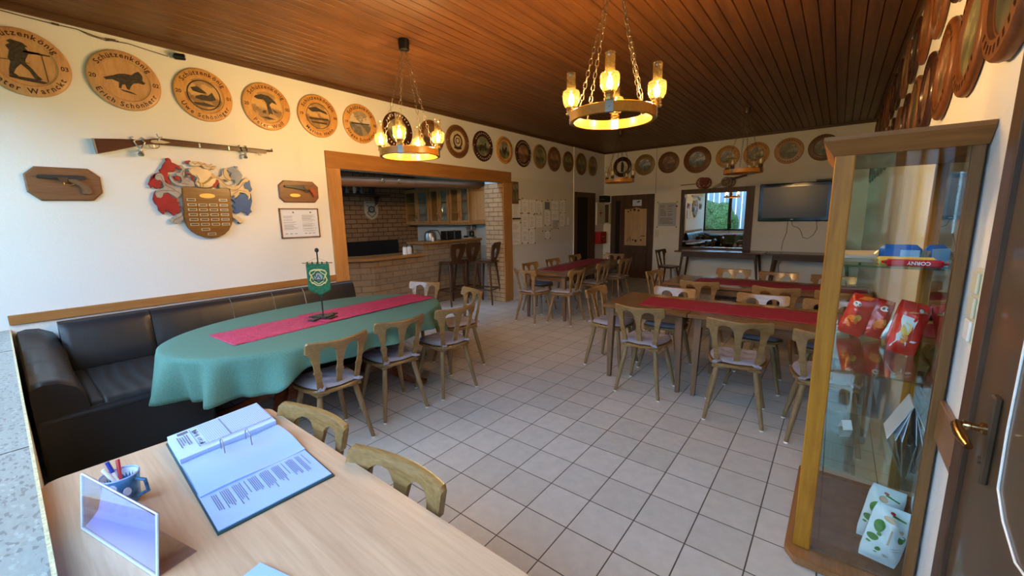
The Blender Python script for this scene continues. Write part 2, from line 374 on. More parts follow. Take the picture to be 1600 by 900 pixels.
plain('paper_soft_skylit', (0.38, 0.50, 0.80), 0.4)  # stack pages, with skylight blue mixed into their base colour
plain('binder', (0.012, 0.045, 0.05), 0.3)
plain('red_paint', (0.36, 0.015, 0.010), 0.35)
plain('crimson', (0.27, 0.007, 0.013), 0.45, nz=0.2, nscale=14, bmp=0.2)
plain('crest_blue', (0.010, 0.075, 0.25), 0.45, nz=0.25, nscale=14, bmp=0.2)
plain('crest_greyblue', (0.17, 0.20, 0.27), 0.45, nz=0.2, nscale=14)
plain('crest_silver', (0.30, 0.265, 0.23), 0.5, nz=0.16, nscale=18, bmp=0.3)
plain('crest_cream', (0.56, 0.42, 0.24), 0.5, nz=0.12, nscale=18, bmp=0.3)
plain('helmet', (0.30, 0.255, 0.20), 0.35, 0.4, nz=0.15, nscale=12)
plain('wine', (0.20, 0.06, 0.06), 0.5)
plain('gold_label', (0.52, 0.34, 0.10), 0.4, 0.5)
plain('silver_label', (0.42, 0.38, 0.30), 0.35, 0.6)
plain('label_dark', (0.06, 0.035, 0.02), 0.5)
plain('pennant_green', (0.018, 0.10, 0.040), 0.85, nz=0.35, nscale=60, bmp=0.2)
plain('gold_thread', (0.60, 0.46, 0.17), 0.6, nz=0.2, nscale=80)
plain('cork_red', (0.30, 0.05, 0.02), 0.6)
plain('mug_blue', (0.06, 0.19, 0.36), 0.25, nz=0.6, nscale=30)
plain('pen_blue', (0.02, 0.04, 0.30), 0.3)
plain('pen_red', (0.4, 0.02, 0.03), 0.3)
plain('bag_red', (0.60, 0.020, 0.012), 0.22, nz=0.1, nscale=12, bmp=0.5, coat=0.5)
plain('foil', (0.50, 0.52, 0.52), 0.28, 0.6, nz=0.15, nscale=30, bmp=0.5)
plain('bag_orange', (0.80, 0.22, 0.03), 0.3, nz=0.25, nscale=50)
plain('bag_yellow', (0.85, 0.55, 0.10), 0.3)
plain('bag_white', (0.66, 0.74, 0.78), 0.3, nz=0.06, nscale=14, bmp=0.6)
plain('leaf_green', (0.07, 0.22, 0.035), 0.5, nz=0.35, nscale=40)
plain('bag_beige', (0.55, 0.40, 0.25), 0.5)
plain('white', (0.8, 0.8, 0.8), 0.5)
plain('bar_blue', (0.02, 0.13, 0.50), 0.25, nz=0.15, nscale=30)
plain('bar_lightblue', (0.25, 0.50, 0.80), 0.3)
plain('bar_red', (0.55, 0.01, 0.03), 0.25)
plain('wheel_red', (0.20, 0.025, 0.015), 0.4)
plain('wheel_brown', (0.24, 0.17, 0.11), 0.4)
plain('screen', (0.012, 0.013, 0.014), 0.25, spec=0.35)
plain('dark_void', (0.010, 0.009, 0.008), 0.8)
plain('tile_white', (0.55, 0.58, 0.56), 0.3)
plain('copper', (0.20, 0.095, 0.045), 0.35, 0.3, nz=0.15, nscale=5)
plain('cable', (0.06, 0.04, 0.03), 0.6)
plain('bulb_off', (0.75, 0.72, 0.65), 0.2)
plain('frame_dark', (0.028, 0.018, 0.012), 0.4)
plain('grass', (0.16, 0.24, 0.05), 0.9, nz=0.4, nscale=3)
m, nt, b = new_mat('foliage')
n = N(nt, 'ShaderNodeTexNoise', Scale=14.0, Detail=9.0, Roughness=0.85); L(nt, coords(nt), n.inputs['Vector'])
L(nt, ramp(nt, n.outputs[0], [(0.42, (0.006, 0.02, 0.005)), (0.52, (0.06, 0.14, 0.02)), (0.62, (0.42, 0.52, 0.22))]), b.inputs['Base Color']); b.inputs['Roughness'].default_value = 0.8  # last stop paints yellow white light highlights onto the leaves
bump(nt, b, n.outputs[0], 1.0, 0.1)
plain('fence_grey', (0.25, 0.30, 0.36), 0.8, nz=0.1)
plain('chip', (0.80, 0.76, 0.70), 0.7)
emis('flame', (1.0, 0.63, 0.26), BULB)
plain('door_brown', (0.085, 0.052, 0.028), 0.35, nz=0.2, nscale=6, coat=0.3)
glass('pane', (0.97, 0.99, 0.98)); lampglass('glass_lamp'); glass('clear_glass', (0.94, 0.97, 0.95), (1, 1, 1), 1.9); glass('glass_shelf', (0.72, 0.82, 0.78), (0.95, 1, 0.98), 2.0)
glass('acrylic', (0.86, 0.86, 0.93), (1, 1, 1), 1.6, 0.03); glass('vitrine_glass', (0.93, 0.96, 0.95), (1, 1, 1), 1.5)
m = bpy.data.materials.new('mirror'); m.use_nodes = True; MATS['mirror'] = m; b = m.node_tree.nodes['Principled BSDF']
b.inputs['Metallic'].default_value = 1; b.inputs['Roughness'].default_value = 0.015; b.inputs['Base Color'].default_value = (0.55, 0.58, 0.57, 1)
m = m.copy(); m.name = 'dark_mirror'; MATS['dark_mirror'] = m; m.node_tree.nodes['Principled BSDF'].inputs['Base Color'].default_value = (0.34, 0.38, 0.38, 1)

# ------------------------------------------------------------------ room shell
WT = 0.42     # thickness of the wall with the bar opening
OY0, OY1, OZ = 1.36, 4.42, 2.165
struct(B().box(-7.3, 1.7, -1.74, 8.9, -0.12, 0).obj('floor', 'tiles'))
b = B()      # boarded ceiling: real grooves, boards run away from the windows
x = XL-0.02; prof = []
while x < XR+0.02:
    prof += [(x, ZC+0.012), (x+0.006, ZC), (x+0.094, ZC)]; x += 0.1
prof += [(XR+0.02, ZC+0.1), (XL-0.02, ZC+0.1)]
b.prism(prof, 1, -1.74, YB+0.02); struct(b.obj('ceiling', 'ceiling_wood'))
b = B(); b.box(XL-WT, XL, -1.74, OY0, 0, ZC+0.1); b.box(XL-WT, XL, OY1, YB+0.2, 0, ZC+0.1)
b.box(XL-0.10, XL, OY0, OY1, OZ, ZC+0.1); struct(b.obj('wall_left', 'plaster'))
struct(B().box(XL-WT-0.2, XR+0.3, YB, YB+0.2, 0, ZC+0.1).obj('wall_back', 'paint'))
struct(B().box(XR, XR+0.2, -1.74, YB+0.2, 0, ZC+0.1).obj('wall_right', 'plaster'))
b = B(); b.box(XL-WT, XR+0.2, -1.74, YF, -0.1, 0.77); b.box(XL-WT, XR+0.2, -1.74, YF-0.02, 2.62, ZC+0.1); struct(b.obj('wall_front', 'plaster'))
# cornice strips
struct(B().box(XL, XL+0.02, -1.70, YB, ZC-0.045, ZC).obj('trim_1', 'dark_wood_y'))
struct(B().box(XL, XR, YB-0.02, YB, ZC-0.045, ZC).obj('trim_2', 'dark_wood_x'))
struct(B().box(XR-0.02, XR, -1.70, YB, ZC-0.045, ZC).obj('trim_3', 'dark_wood_y'))
# frame of the bar opening
o = B().box(XL-0.05, XL+0.025, 1.19, 4.655, OZ, 2.36, 0.004).obj('trim_4', 'trim_y'); struct(o)
struct(B().box(XL-0.05, XL+0.022, 1.19, OY0, 0, OZ, 0.004).obj('trim_5', 'trim_z'))
struct(B().box(XL-0.05, XL+0.022, OY1, 4.655, 0, OZ, 0.004).obj('trim_6', 'trim_z'))
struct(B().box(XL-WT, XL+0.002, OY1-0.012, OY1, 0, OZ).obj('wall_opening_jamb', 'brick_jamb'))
struct(B().box(XL, XL+0.02, -1.35, 1.19, 0.833, 0.907, 0.003).obj('trim_7', 'trim_y'))
# white painted board behind the notices, pipe, skirting
struct(B().box(XL, XL+0.012, 4.66, 6.90, 1.0, 2.275).obj('wall_notice_panel', plain('panel', (0.62, 0.60, 0.53), 0.6)))
struct(B().tube([(XL+0.012, 6.93, 0), (XL+0.012, 6.93, ZC-0.04)], 0.014).obj('trim_8', 'white_plastic', smooth=True))
struct(B().box(XL, XL+0.012, 4.66, 6.9, 0, 0.05).obj('baseboard_left', 'white_plastic'))
struct(B().box(-2.51, XR, YB-0.012, YB, 0, 0.05).obj('baseboard_back', 'white_plastic'))
struct(B().box(-2.502, -2.492, YB-0.004, YB, 2.05, ZC-0.05).obj('trim_9', plain('joint', (0.35, 0.32, 0.25), 0.8)))
# ------------------------------------------------------------------ front windows (behind the camera) and terrazzo sill
sy = YF-0.345
o = struct(B().box(XL, XR, sy, YF, 0.775, 0.80).obj('window_sill', 'terrazzo'))
b = B().box(XL, XR, YF-0.002, YF+0.006, 0.772, 0.801); struct(b.obj('trim_10', 'sill_edge'))
b = B()
for jx in (-3.0, -1.19, 0.2): b.box(jx, jx+0.006, sy, YF+0.001, 0.79, 0.8008)
struct(b.obj('trim_11', 'black'))
nw = 5; wx = (XR-XL)/nw
for i in range(nw):
    a = XL+i*wx; c = a+wx; b = B()
    b.box(a, a+0.06, sy-0.03, sy+0.03, 0.8, 2.62); b.box(c-0.06, c, sy-0.03, sy+0.03, 0.8, 2.62)
    b.box(a+0.06, c-0.06, sy-0.03, sy+0.03, 0.8, 0.88); b.box(a+0.06, c-0.06, sy-0.03, sy+0.03, 2.54, 2.62)
    f = struct(b.obj('window_%d' % (i+1), 'frame_dark')); 
    B().box(a+0.06, c-0.06, sy-0.003, sy+0.003, 0.88, 2.54).obj('pane', 'pane', f)
    l = bpy.data.lights.new('portal', 'AREA'); l.shape = 'RECTANGLE'; l.size = wx; l.size_y = 1.82; l.cycles.is_portal = True
    lo = bpy.data.objects.new('window_portal', l); COL.objects.link(lo); lo.location = ((a+c)/2, sy-0.06, 1.71); lo.rotation_euler = (R(90), 0, pi)
# doors
def wall_door(name, axis, w, u0, u1, zt, fw, leafmat, off, sgn):
    """frame + leaf on a wall plane; axis 0 = x-plane (u is y), 1 = y-plane (u is x)"""
    def bx(b, a, c, d0, d1, z0, z1, ch=0.003):
        d0, d1 = sorted((w+sgn*d0, w+sgn*d1))
        return b.box(d0, d1, a, c, z0, z1, ch) if axis == 0 else b.box(a, c, d0, d1, z0, z1, ch)
    b = B(); bx(b, u0, u0+fw, 0, 0.03, 0, zt); bx(b, u1-fw, u1, 0, 0.03, 0, zt); bx(b, u0+fw, u1-fw, 0, 0.03, zt-fw, zt)
    f = struct(b.obj(name, 'dark_wood'))
    b = B(); bx(b, u0+fw, u1-fw, off, off+0.012, 0.005, zt-fw, 0); b.obj('door_leaf', leafmat, f)
    return f, bx
D1, bx = wall_door('door_1', 1, YB, -3.60, -2.51, 2.04, 0.125, 'dark_wood', 0.002, -1)
b = B(); bx(b, -3.475, -3.36, 0.012, 0.022, 0.01, 1.91); b.obj('rebate', 'dark_void', D1)
b = B(); bx(b, -3.23, -2.67, 0.014, 0.026, 0.10, 0.62, 0.008); b.obj('lower_panel', 'dark_wood', D1)
b = B(); bx(b, -2.72, -2.69, 0.014, 0.022, 0.92, 1.1); b.tube([(-2.705, YB-0.02, 1.05), (-2.705, YB-0.06, 1.05), (-2.80, YB-0.06, 1.05)], 0.009); b.obj('door_handle', 'old_brass', D1, smooth=True)
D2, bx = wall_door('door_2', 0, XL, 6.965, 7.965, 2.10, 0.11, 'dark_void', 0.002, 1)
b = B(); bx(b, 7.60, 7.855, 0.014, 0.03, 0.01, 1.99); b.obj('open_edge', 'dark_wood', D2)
D3, bx = wall_door('door_3', 0, XR, -0.62, 0.425, 2.06, 0.09, 'door_brown', 0.004, -1)
# shaped panel of the right hand door with its pale worn bead
P = [WR(1600, 560), WR(1576, 742), WR(1600, 832)]
zc = 1.0
poly = [(0.045, 1.75), (0.045, 1.04), (0.032, 0.903), (-0.03, 0.86), (-0.13, 0.83), (-0.30, 0.86), (-0.40, 0.95), (-0.42, 1.75), (-0.36, 1.87), (-0.02, 1.87)]
B().prism(poly, 0, XR-0.024, XR-0.016).obj('door_panel', 'door_brown', D3)
B().tube([(XR-0.026, p[0], p[1]) for p in poly], 0.0026, 6, closed=True).obj('panel_bead', 'chip', D3, smooth=True)
HY = W(1541, 680, 0, XR-0.03).y; LZ = W(1538, 664, 0, XR-0.03).z
b = B(); b.box(XR-0.032, XR-0.016, HY-0.018, HY+0.018, LZ-0.145, LZ+0.09, 0.004); b.obj('lock_plate', 'bronze', D3)
b = B(); b.lathe([(0.015, 0), (0.015, 0.008), (0.009, 0.011), (0.009, 0.026), (0.012, 0.029), (0.012, 0.040), (0.009, 0.044)], (0, 0, 0), 18, 2)
b.xf(Matrix.Translation((XR-0.032, HY, LZ)) @ Matrix.Rotation(R(-90), 4, 'Y'))
b.tube([(XR-0.070, HY, LZ), (XR-0.082, HY, LZ), (XR-0.086, HY-0.012, LZ-0.003)], [0.010, 0.012, 0.011], 12)
b.tube([(XR-0.084, HY-0.002, LZ), (XR-0.084, HY-0.035, LZ-0.007), (XR-0.080, HY-0.070, LZ-0.015), (XR-0.076, HY-0.095, LZ-0.018)], [0.011, 0.013, 0.012, 0.008], 12)
b.obj('door_handle', 'old_brass', D3, smooth=True)
b = B(); b.tube([(XR-0.028, HY, LZ-0.085), (XR-0.038, HY, LZ-0.085)], 0.009); b.obj('keyhole_rose', 'bronze', D3)

# ------------------------------------------------------------------ bar room shell
BX, BY = -6.88, 4.95
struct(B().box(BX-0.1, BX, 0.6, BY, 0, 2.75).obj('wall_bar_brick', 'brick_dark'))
struct(B().box(BX-0.1, XL-WT, BY, BY+0.1, 0, 2.75).obj('wall_bar_far', 'brick_dark' if False else plain('bar_paint', (0.40, 0.40, 0.36), 0.7)))
b = B(); b.box(BX-0.1, XL-WT, 0.5, 0.6, 0, 1.0); b.box(BX-0.1, XL-WT, 0.5, 0.6, 2.35, 2.75); b.box(BX-0.1, -6.5, 0.5, 0.6, 1.0, 2.35); b.box(-5.2, XL-WT, 0.5, 0.6, 1.0, 2.35)
struct(b.obj('wall_bar_near', 'bar_paint'))
b = B(); b.box(-6.5, -5.2, 0.53, 0.57, 1.0, 1.05); b.box(-6.5, -5.2, 0.53, 0.57, 2.30, 2.35)  # unseen window, added to let daylight brighten the bar room
for x in (-6.5, -5.87, -5.25): b.box(x, x+0.05, 0.53, 0.57, 1.05, 2.30)
f = struct(b.obj('window_6', 'frame_dark')); B().box(-6.5, -5.2, 0.548, 0.552, 1.05, 2.30).obj('pane', 'pane', f)
l = bpy.data.lights.new('portal', 'AREA'); l.shape = 'RECTANGLE'; l.size = 1.3; l.size_y = 1.35; l.cycles.is_portal = True
lo = bpy.data.objects.new('window_portal', l); COL.objects.link(lo); lo.location = (-5.85, 0.48, 1.68); lo.rotation_euler = (R(90), 0, pi)
struct(B().box(BX-0.1, XL-WT, 0.5, BY+0.1, 2.55, 2.75).obj('ceiling_bar', 'dark_wood'))
struct(B().box(BX, -4.6, BY-0.012, BY, 1.0, 1.42).obj('wall_backsplash', 'tile_white'))

# ------------------------------------------------------------------ outside, seen only in reflections
struct(B().box(-30, 30, -40, -1.80, -0.35, -0.30).obj('floor_lawn', 'grass'))
def bush(x, y, r, h, label, sd):
    rnd = random.Random(sd); b = B(); nu, nv = 40, 24
    ph = [rnd.uniform(0, 6.28) for _ in range(8)]
    def fn(u, v):
        t = u*2*pi; p = v*pi; k = 1+0.10*sin(5*t+ph[0])*sin(3*p+ph[1])+0.08*sin(9*t+ph[2]+3*p)+0.07*sin(14*t+ph[3])*sin(11*p+ph[4])+0.05*rnd.uniform(-1, 1)
        if u in (0, 1): k = 1+0.1*sin(ph[0])*sin(3*p+ph[1])
        return (r*k*sin(p)*cos(t), r*0.8*k*sin(p)*sin(t), h/2+h/2*k*cos(p)*0.98)
    b.grid(nu, nv, fn); o = b.obj('bush', 'foliage', smooth='all'); o.location = (x, y, -0.3); return tag(o, label, 'bush')
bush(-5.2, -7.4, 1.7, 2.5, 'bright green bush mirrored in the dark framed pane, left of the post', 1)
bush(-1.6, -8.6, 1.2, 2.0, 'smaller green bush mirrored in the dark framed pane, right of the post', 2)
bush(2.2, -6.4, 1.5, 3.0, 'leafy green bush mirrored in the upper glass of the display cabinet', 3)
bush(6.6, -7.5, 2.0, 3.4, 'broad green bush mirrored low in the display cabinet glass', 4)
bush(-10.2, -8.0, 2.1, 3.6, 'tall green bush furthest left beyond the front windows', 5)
b = B()
for i in range(70): b.box(-14+i*0.32, -14+i*0.32+0.27, -10.5, -10.44, -0.3, 3.3)
o = b.obj('plank_fence', 'fence_grey'); tag(o, 'blue grey plank fence mirrored behind the bushes', 'fence')
# ------------------------------------------------------------------ sofa (corner bench)
sofa = thing('corner_sofa', 'black leather corner sofa running along the left wall under the wooden rail', 'sofa', (-3.2, -0.4, 0))
def cushion_box(x0, x1, y0, y1, z0, z1, r, wob=0.006, fr=3):
    """soft box: rounded edges, crowned top"""
    b = B(); nu = nv = 16; cx, cy = (x0+x1)/2, (y0+y1)/2; hx, hy = (x1-x0)/2, (y1-y0)/2
    def sq(t): return t
    ring = []
    prof = [(0, 0, z0), (0, 0, z1-r)]+[(r*(1-cos(a)), 0, z1-r+r*sin(a)) for a in (R(30), R(60), R(90))]
    n = 48; pts = []
    def outline(ins):
        out = []; rr = max(0.002, r*0.9-ins*0.5); X, Y = hx-ins, hy-ins
        for q in range(4):
            sx = (1, -1, -1, 1)[q]; sy_ = (1, 1, -1, -1)[q]
            for k in range(n//4):
                a = pi/2*(q+k/(n//4-1)); out.append((cx+sx*(X-rr)+rr*cos(a), cy+sy_*(Y-rr)+rr*sin(a)))
        return out
    vs = []; fs = []
    for ins, _, z in prof:
        for p in outline(ins): vs.append((p[0], p[1], z))
    m = len(prof)
    for f_ in (0.7, 0.4, 0.1):
        for p in outline(r):
            vs.append((cx+(p[0]-cx)*f_, cy+(p[1]-cy)*f_, z1+0.012*(1-f_)+wob*sin(fr*(p[1]-cy)*f_*20)))
        m += 1
    nn = len(outline(0))
    for i in range(m-1):
        for k in range(nn): fs.append((i*nn+k, i*nn+(k+1) % nn, (i+1)*nn+(k+1) % nn, (i+1)*nn+k))
    fs += [tuple(range(nn-1, -1, -1)), tuple(range((m-1)*nn, m*nn))]
    return b.add(vs, fs)
SY0, SX1 = -1.335, -2.62
b = B(); b.box(-3.80, SX1+0.02, SY0+0.02, -0.52, 0.02, 0.36, 0.01); b.box(-3.80, -3.08, -0.52, 1.33, 0.02, 0.36, 0.01); b.obj('base', 'leather', sofa, True)
o = cushion_box(SX1-0.005, SX1+0.045, SY0, -0.49, 0.02, 0.435, 0.022, 0).obj('end_panel', 'leather', sofa, True, smooth=True)
b = B(); b.tube([(SX1+0.046, SY0+0.02, 0.405), (SX1+0.046, -0.51, 0.405)], 0.004, 6); b.obj('piping', 'leather', o, True)
# seats
def pleat_seat(x0, x1, y0, y1):
    b = B()
    def fn(u, v):
        x = x0+(x1-x0)*u; y = y0+(y1-y0)*v; e = min(u, 1-u, v, 1-v); z = 0.455-0.05*max(0, 1-e/0.07)**2
        c = math.exp(-((v-0.45)/0.28)**2)
        z += 0.0045*c*sin(46*v+2.5*sin(3*u))*min(1, e*9)
        z -= 0.010*math.exp(-((v-0.14)/0.012)**2)+0.010*math.exp(-((v-0.80-0.03*u)/0.012)**2)
        return (x, y, z)
    b.grid(24, 70, fn)
    n0 = 24+1; t = 0
    b.box(x0+0.004, x1-0.004, y0+0.004, y1-0.004, 0.34, 0.40)
    return b
o = pleat_seat(-3.62, SX1+0.005, -1.13, -0.50).obj('seat_cushion', 'leather_seat', sofa, True, smooth=True)
B().box(-3.61, SX1, -1.125, -0.505, 0.355, 0.41).obj('seat_side', 'leather', sofa, True)
for (a, c) in ((-0.49, 0.02), (0.025, 0.72), (0.725, 1.33)):
    cushion_box(-3.62, -3.03, a, c, 0.33, 0.455, 0.035, 0.002).obj('seat_cushion', 'leather_seat', sofa, True, smooth=True)
# backs: leaning cushions along the wall
def back(y0, y1, sx=0.0):
    b = B(); n = 12
    def fn(u, v):
        # v around the section, u along y
        y = y0+(y1-y0)*u; e = min(u, 1-u)*(y1-y0); k = 1-max(0, 1-e/0.03)**2*0.12
        s = [(-3.795, 0.36), (-3.795, 0.60), (-3.79, 0.79), (-3.775, 0.818), (-3.73, 0.826), (-3.685, 0.812), (-3.655, 0.775), (-3.625, 0.66), (-3.60, 0.54), (-3.595, 0.44), (-3.62, 0.36)]
        t = v*(len(s)-1); i = min(int(t), len(s)-2); f = t-i
        x = s[i][0]+(s[i+1][0]-s[i][0])*f; z = s[i][1]+(s[i+1][1]-s[i][1])*f
        if x > -3.72: x = -3.72+(x+3.72)*k+0.008*sin(pi*u)
        return (x, y, 0.36+(z-0.36)*(0.985+0.015*k))
    b.grid(20, 30, fn); nv = 31
    b.f.append(tuple(j*21 for j in range(nv))); b.f.append(tuple(j*21+20 for j in range(nv))[::-1]); return b
for a, c in ((-1.12, -0.585), (-0.58, 1.33)):
    o = back(a, c).obj('backrest', 'leather', sofa, True, smooth=True)
b = B()
for ys in (0.02, 0.40, 0.72): b.tube([(-3.70, ys, 0.8205), (-3.677, ys, 0.812), (-3.645, ys, 0.775), (-3.614, ys, 0.66), (-3.588, ys, 0.54), (-3.582, ys, 0.47)], 0.0035, 6); b.obj('stitching', 'thread', sofa, True)
# rounded arm roll along the window wall
b = B()
def fn(u, v):
    x = -3.80+(SX1+0.03+3.80)*u; e = (SX1+0.03)-x
    z1 = 0.79-0.13*min(1, u*1.25)**0.8
    s = [(-1.335, 0.05), (-1.335, 0.5), (-1.335, z1-0.05), (-1.322, z1-0.012), (-1.28, z1), (-1.215, z1-0.008), (-1.15, z1-0.05), (-1.115, z1-0.13), (-1.11, 0.46), (-1.12, 0.36)]
    t = v*(len(s)-1); i = min(int(t), len(s)-2); f = t-i
    y = s[i][0]+(s[i+1][0]-s[i][0])*f; z = s[i][1]+(s[i+1][1]-s[i][1])*f
    k = max(0, 1-e/0.05)**2
    z -= 0.02*k*(z > 0.5); z -= 0.006*math.exp(-((u-0.35)/0.012)**2)*(v > 0.2)+0.006*math.exp(-((u-0.62)/0.012)**2)*(v > 0.2)
    return (x, y+0.004*sin(9*u)*(v > .5), z)
b.grid(60, 27, fn); b.f.append(tuple(j*61 for j in range(28))); b.f.append(tuple(j*61+60 for j in range(28))[::-1])
b.obj('arm_roll', 'leather', sofa, True, smooth=True)

# ------------------------------------------------------------------ oval table, cloth, runner, pennant
OC = (-2.43, 0.34); OA, OB = 1.13, 0.73; OZT = 0.74
tb = thing('oval_table', 'oval dining table on curved reddish wooden feet under the green cloth', 'table', (OC[0], OC[1], 0))
def sup(t, a, b_, p=2.15):
    c, s = cos(t), sin(t); x, y = math.copysign(abs(c)**(2/p), c)*b_, math.copysign(abs(s)**(2/p), s)*a
    r = R(6); return (x*cos(r)-y*sin(r), x*sin(r)+y*cos(r))
b = B(); b.prism([sup(2*pi*k/60, OA-0.012, OB-0.012) for k in range(60)], 2, OZT-0.035, OZT-0.004); b.obj('tabletop', 'red_wood', tb)
b = B(); b.lathe([(0.10, 0.16), (0.07, 0.24), (0.055, 0.36), (0.075, 0.48), (0.06, 0.58), (0.10, 0.70)], (0, -0.38, 0), 20); b.obj('pedestal', 'red_wood', tb, smooth=True)
b = B(); b.lathe([(0.10, 0.16), (0.07, 0.24), (0.055, 0.36), (0.075, 0.48), (0.06, 0.58), (0.10, 0.70)], (0, 0.38, 0), 20); b.obj('pedestal', 'red_wood', tb, smooth=True)
def swoop(dx, dy, y0):
    b = B(); n = 12; Lh = hypot(dx, dy); ux, uy = dx/Lh, dy/Lh; vs = []; fs = []
    for i in range(n+1):
        t = i/n; z = 0.25*(1-t)**1.6+0.028; d = 0.04+Lh*t; h = 0.042*(1-t)+0.020; wd = 0.032
        if t > 0.93: z += 0.004
        for (s, q) in ((-1, -1), (1, -1), (1, 1), (-1, 1)):
            vs.append((ux*d-uy*wd*s, y0+uy*d+ux*wd*s, max(0.0, z+h*q)))
    for i in range(n):
        for k in range(4): fs.append((i*4+k, i*4+(k+1) % 4, i*4+4+(k+1) % 4, i*4+4+k))
    fs += [(0, 1, 2, 3), (4*n+3, 4*n+2, 4*n+1, 4*n)]
    return b.add(vs, fs)
for y0, dx, dy in ((-0.38, 0.42, -0.33), (-0.38, -0.42, -0.33), (0.38, 0.40, 0.28), (0.38, -0.42, 0.33)):
    swoop(dx, dy, y0).obj('foot', 'red_wood', tb, smooth=True, bevel=0.006)
# cloth
b = B(); NT = 220; rows = [(0.0, 0), (0.5, 0), (0.93, 0), (0.985, 0), (1.0, 0.006)]+[(1.0, 0.006+k*0.026) for k in range(1, 11)]
def hang(t):
    u = (t+pi) % (2*pi)-pi; k = 1/(1+math.exp(-(u+0.62)/0.05))*(1-1/(1+math.exp(-(u-0.72)/0.06)))
    return (0.265+0.025*sin(3*t+0.6)+0.03*abs(sin(2*t)))*(1-k)+0.135*k
vs = []; fs = []
for k, (f_, dz) in enumerate(rows):
    for i in range(NT):
        t = 2*pi*i/NT; x, y = sup(t, OA, OB)
        d = dz/0.266; drop = dz*hang(t)/0.27
        wv = 0.034*sin(15*t+1.3*sin(2*t))+0.016*sin(29*t+1)+0.014*sin(7*t)
        u = (t+pi) % (2*pi)-pi; am = 1+1.1*math.exp(-((u+1.1)/0.45)**2)
        off = (0.006+0.030*d+wv*d*am) if dz > 0.01 else 0
        n_ = hypot(x, y); ux, uy = cos(t)*OA, sin(t)*OB; nn = hypot(ux, uy)
        z = OZT-drop+0.001
        vs.append((x*f_+ux/nn*off, y*f_+uy/nn*off, z))
for k in range(len(rows)-1):
    for i in range(NT): fs.append((k*NT+i, k*NT+(i+1) % NT, (k+1)*NT+(i+1) % NT, (k+1)*NT+i))
vs2 = [(OC[0]+p[0], OC[1]+p[1], p[2]) for p in vs]
b.add([(OC[0]+p[0], OC[1]+p[1], p[2]) for p in vs], fs); o = b.obj('tablecloth', 'green_cloth', smooth='all', solid=0.002)
tag(o, 'green tablecloth draped over the oval table beside the black sofa', 'tablecloth')
def strip_cloth(name, corners, z, mat, label, cat='table runner', seed=0, edge=0.006, nx=60, ny=10):
    """thin woven strip lying on a table: corners a,b,c,d (a-b one short end)"""
    a, b2, c, d = [Vector((p[0], p[1], 0)) for p in corners]; bb = B(); rnd = random.Random(seed)
    def fn(u, v):
        p = (a*(1-v)+b2*v)*(1-u)+(d*(1-v)+c*v)*u
        w_ = edge*sin(37*u+seed)*(1 if v in (0, 1) else 0)
        p = p+(b2-a).normalized()*w_*0.5
        return (p.x, p.y, z+0.0018+0.0015*sin(23*u+3*v+seed)*sin(11*v+5*u)+0.001*sin(71*u))
    bb.grid(nx, ny, fn); o = bb.obj(name, mat, smooth='all', solid=0.002); return tag(o, label, cat)
strip_cloth('table_runner', [(-2.60, -0.46), (-2.14, -0.44), (-2.20, 0.30), (-2.64, 0.27)], OZT+0.003, 'runner_pink', 'pink red crinkled runner piece at the sofa end of the green oval table', seed=1)
strip_cloth('table_runner', [(-2.655, 0.20), (-2.20, 0.23), (-2.27, 1.42), (-2.66, 1.40)], OZT+0.008, 'runner_pink', 'pink red crinkled runner piece under the pennant stand on the green table', seed=2)
pz = OZT+0.0105
pn = thing('pennant_stand', 'small black wrought table stand carrying the green club pennant', 'stand', (-2.40, 0.30, pz))
b = B(); b.box(-0.075, 0.075, -0.055, 0.055, 0.0, 0.018, 0.003)
for dx, dy in ((0, -0.095), (0, 0.095), (0.085, 0), (-0.085, 0)): b.box(dx-0.03, dx+0.03, dy-0.045, dy+0.045, 0.0, 0.010, 0.002)
b.xf(Matrix.Rotation(R(20), 4, 'Z')); b.obj('base', 'black_iron', pn)
b = B(); b.tube([(0, 0, 0.015), (0, 0, 0.55)], 0.006, 8)
for s_ in (-1, 1):
    b.tube([(0.009*s_*cos(k*0.5), 0.009*s_*sin(k*0.5), 0.17+k*0.012) for k in range(22)], 0.0035, 6)
    b.tube([(0, 0, 0.30), (0.012*s_, 0.02*s_, 0.33), (0.008*s_, 0.03*s_, 0.37), (0, 0.01*s_, 0.42)], 0.0045, 6)
b.obj('pole', 'black_iron', pn, smooth=True)
B().lathe([(0.001, 0.545), (0.013, 0.552), (0.017, 0.565), (0.013, 0.578), (0.001, 0.585)], n=14).obj('finial', 'black_iron', pn, smooth=True)
PD = Vector((0.784, 0.62, 0)).normalized(); PNv = Vector((0.62, -0.784, 0))
PT = Matrix((( PD.x, 0, PNv.x, 0), (PD.y, 0, PNv.y, 0), (0, 1, 0, 0), (0, 0, 0, 1)))   # (u, z, out)
pe = thing('club_pennant', 'green embroidered pennant with gold crest hanging over the oval table', 'pennant', (-2.40, 0.30, pz))
def PF(u, z, o_=0.012): return PT @ Vector((u, z, o_))
b = B()
def fn(u, v):
    x = (u-0.5)*0.19; bot = 0.235-0.045*(1-abs(x)/0.095); z = 0.455*(1-v)+bot*v
    if v == 0: z += 0.0
    return tuple(PF(x, z, 0.012+0.003*sin(25*x)*v))
b.grid(20, 14, fn); b.obj('cloth', 'pennant_green', pe, smooth='all', solid=0.002)
b = B(); b.tube([PF(-0.125, 0.462), PF(0.125, 0.462)], 0.003, 8); b.obj('crossbar', 'bronze', pe)
b = B(); b.tube([PF(-0.095, 0.464), PF(0, 0.505, 0.006), PF(0.095, 0.464)], 0.001, 5); b.obj('cord', 'bronze', pe)
b = B()
for k in range(5): b.tube([PF(-0.08+k*0.04, 0.455, 0.012), PF(-0.08+k*0.04, 0.464, 0.018), PF(-0.08+k*0.04, 0.469, 0.012)], 0.006, 6)
b.obj('loops', 'pennant_green', pe)
b = B()
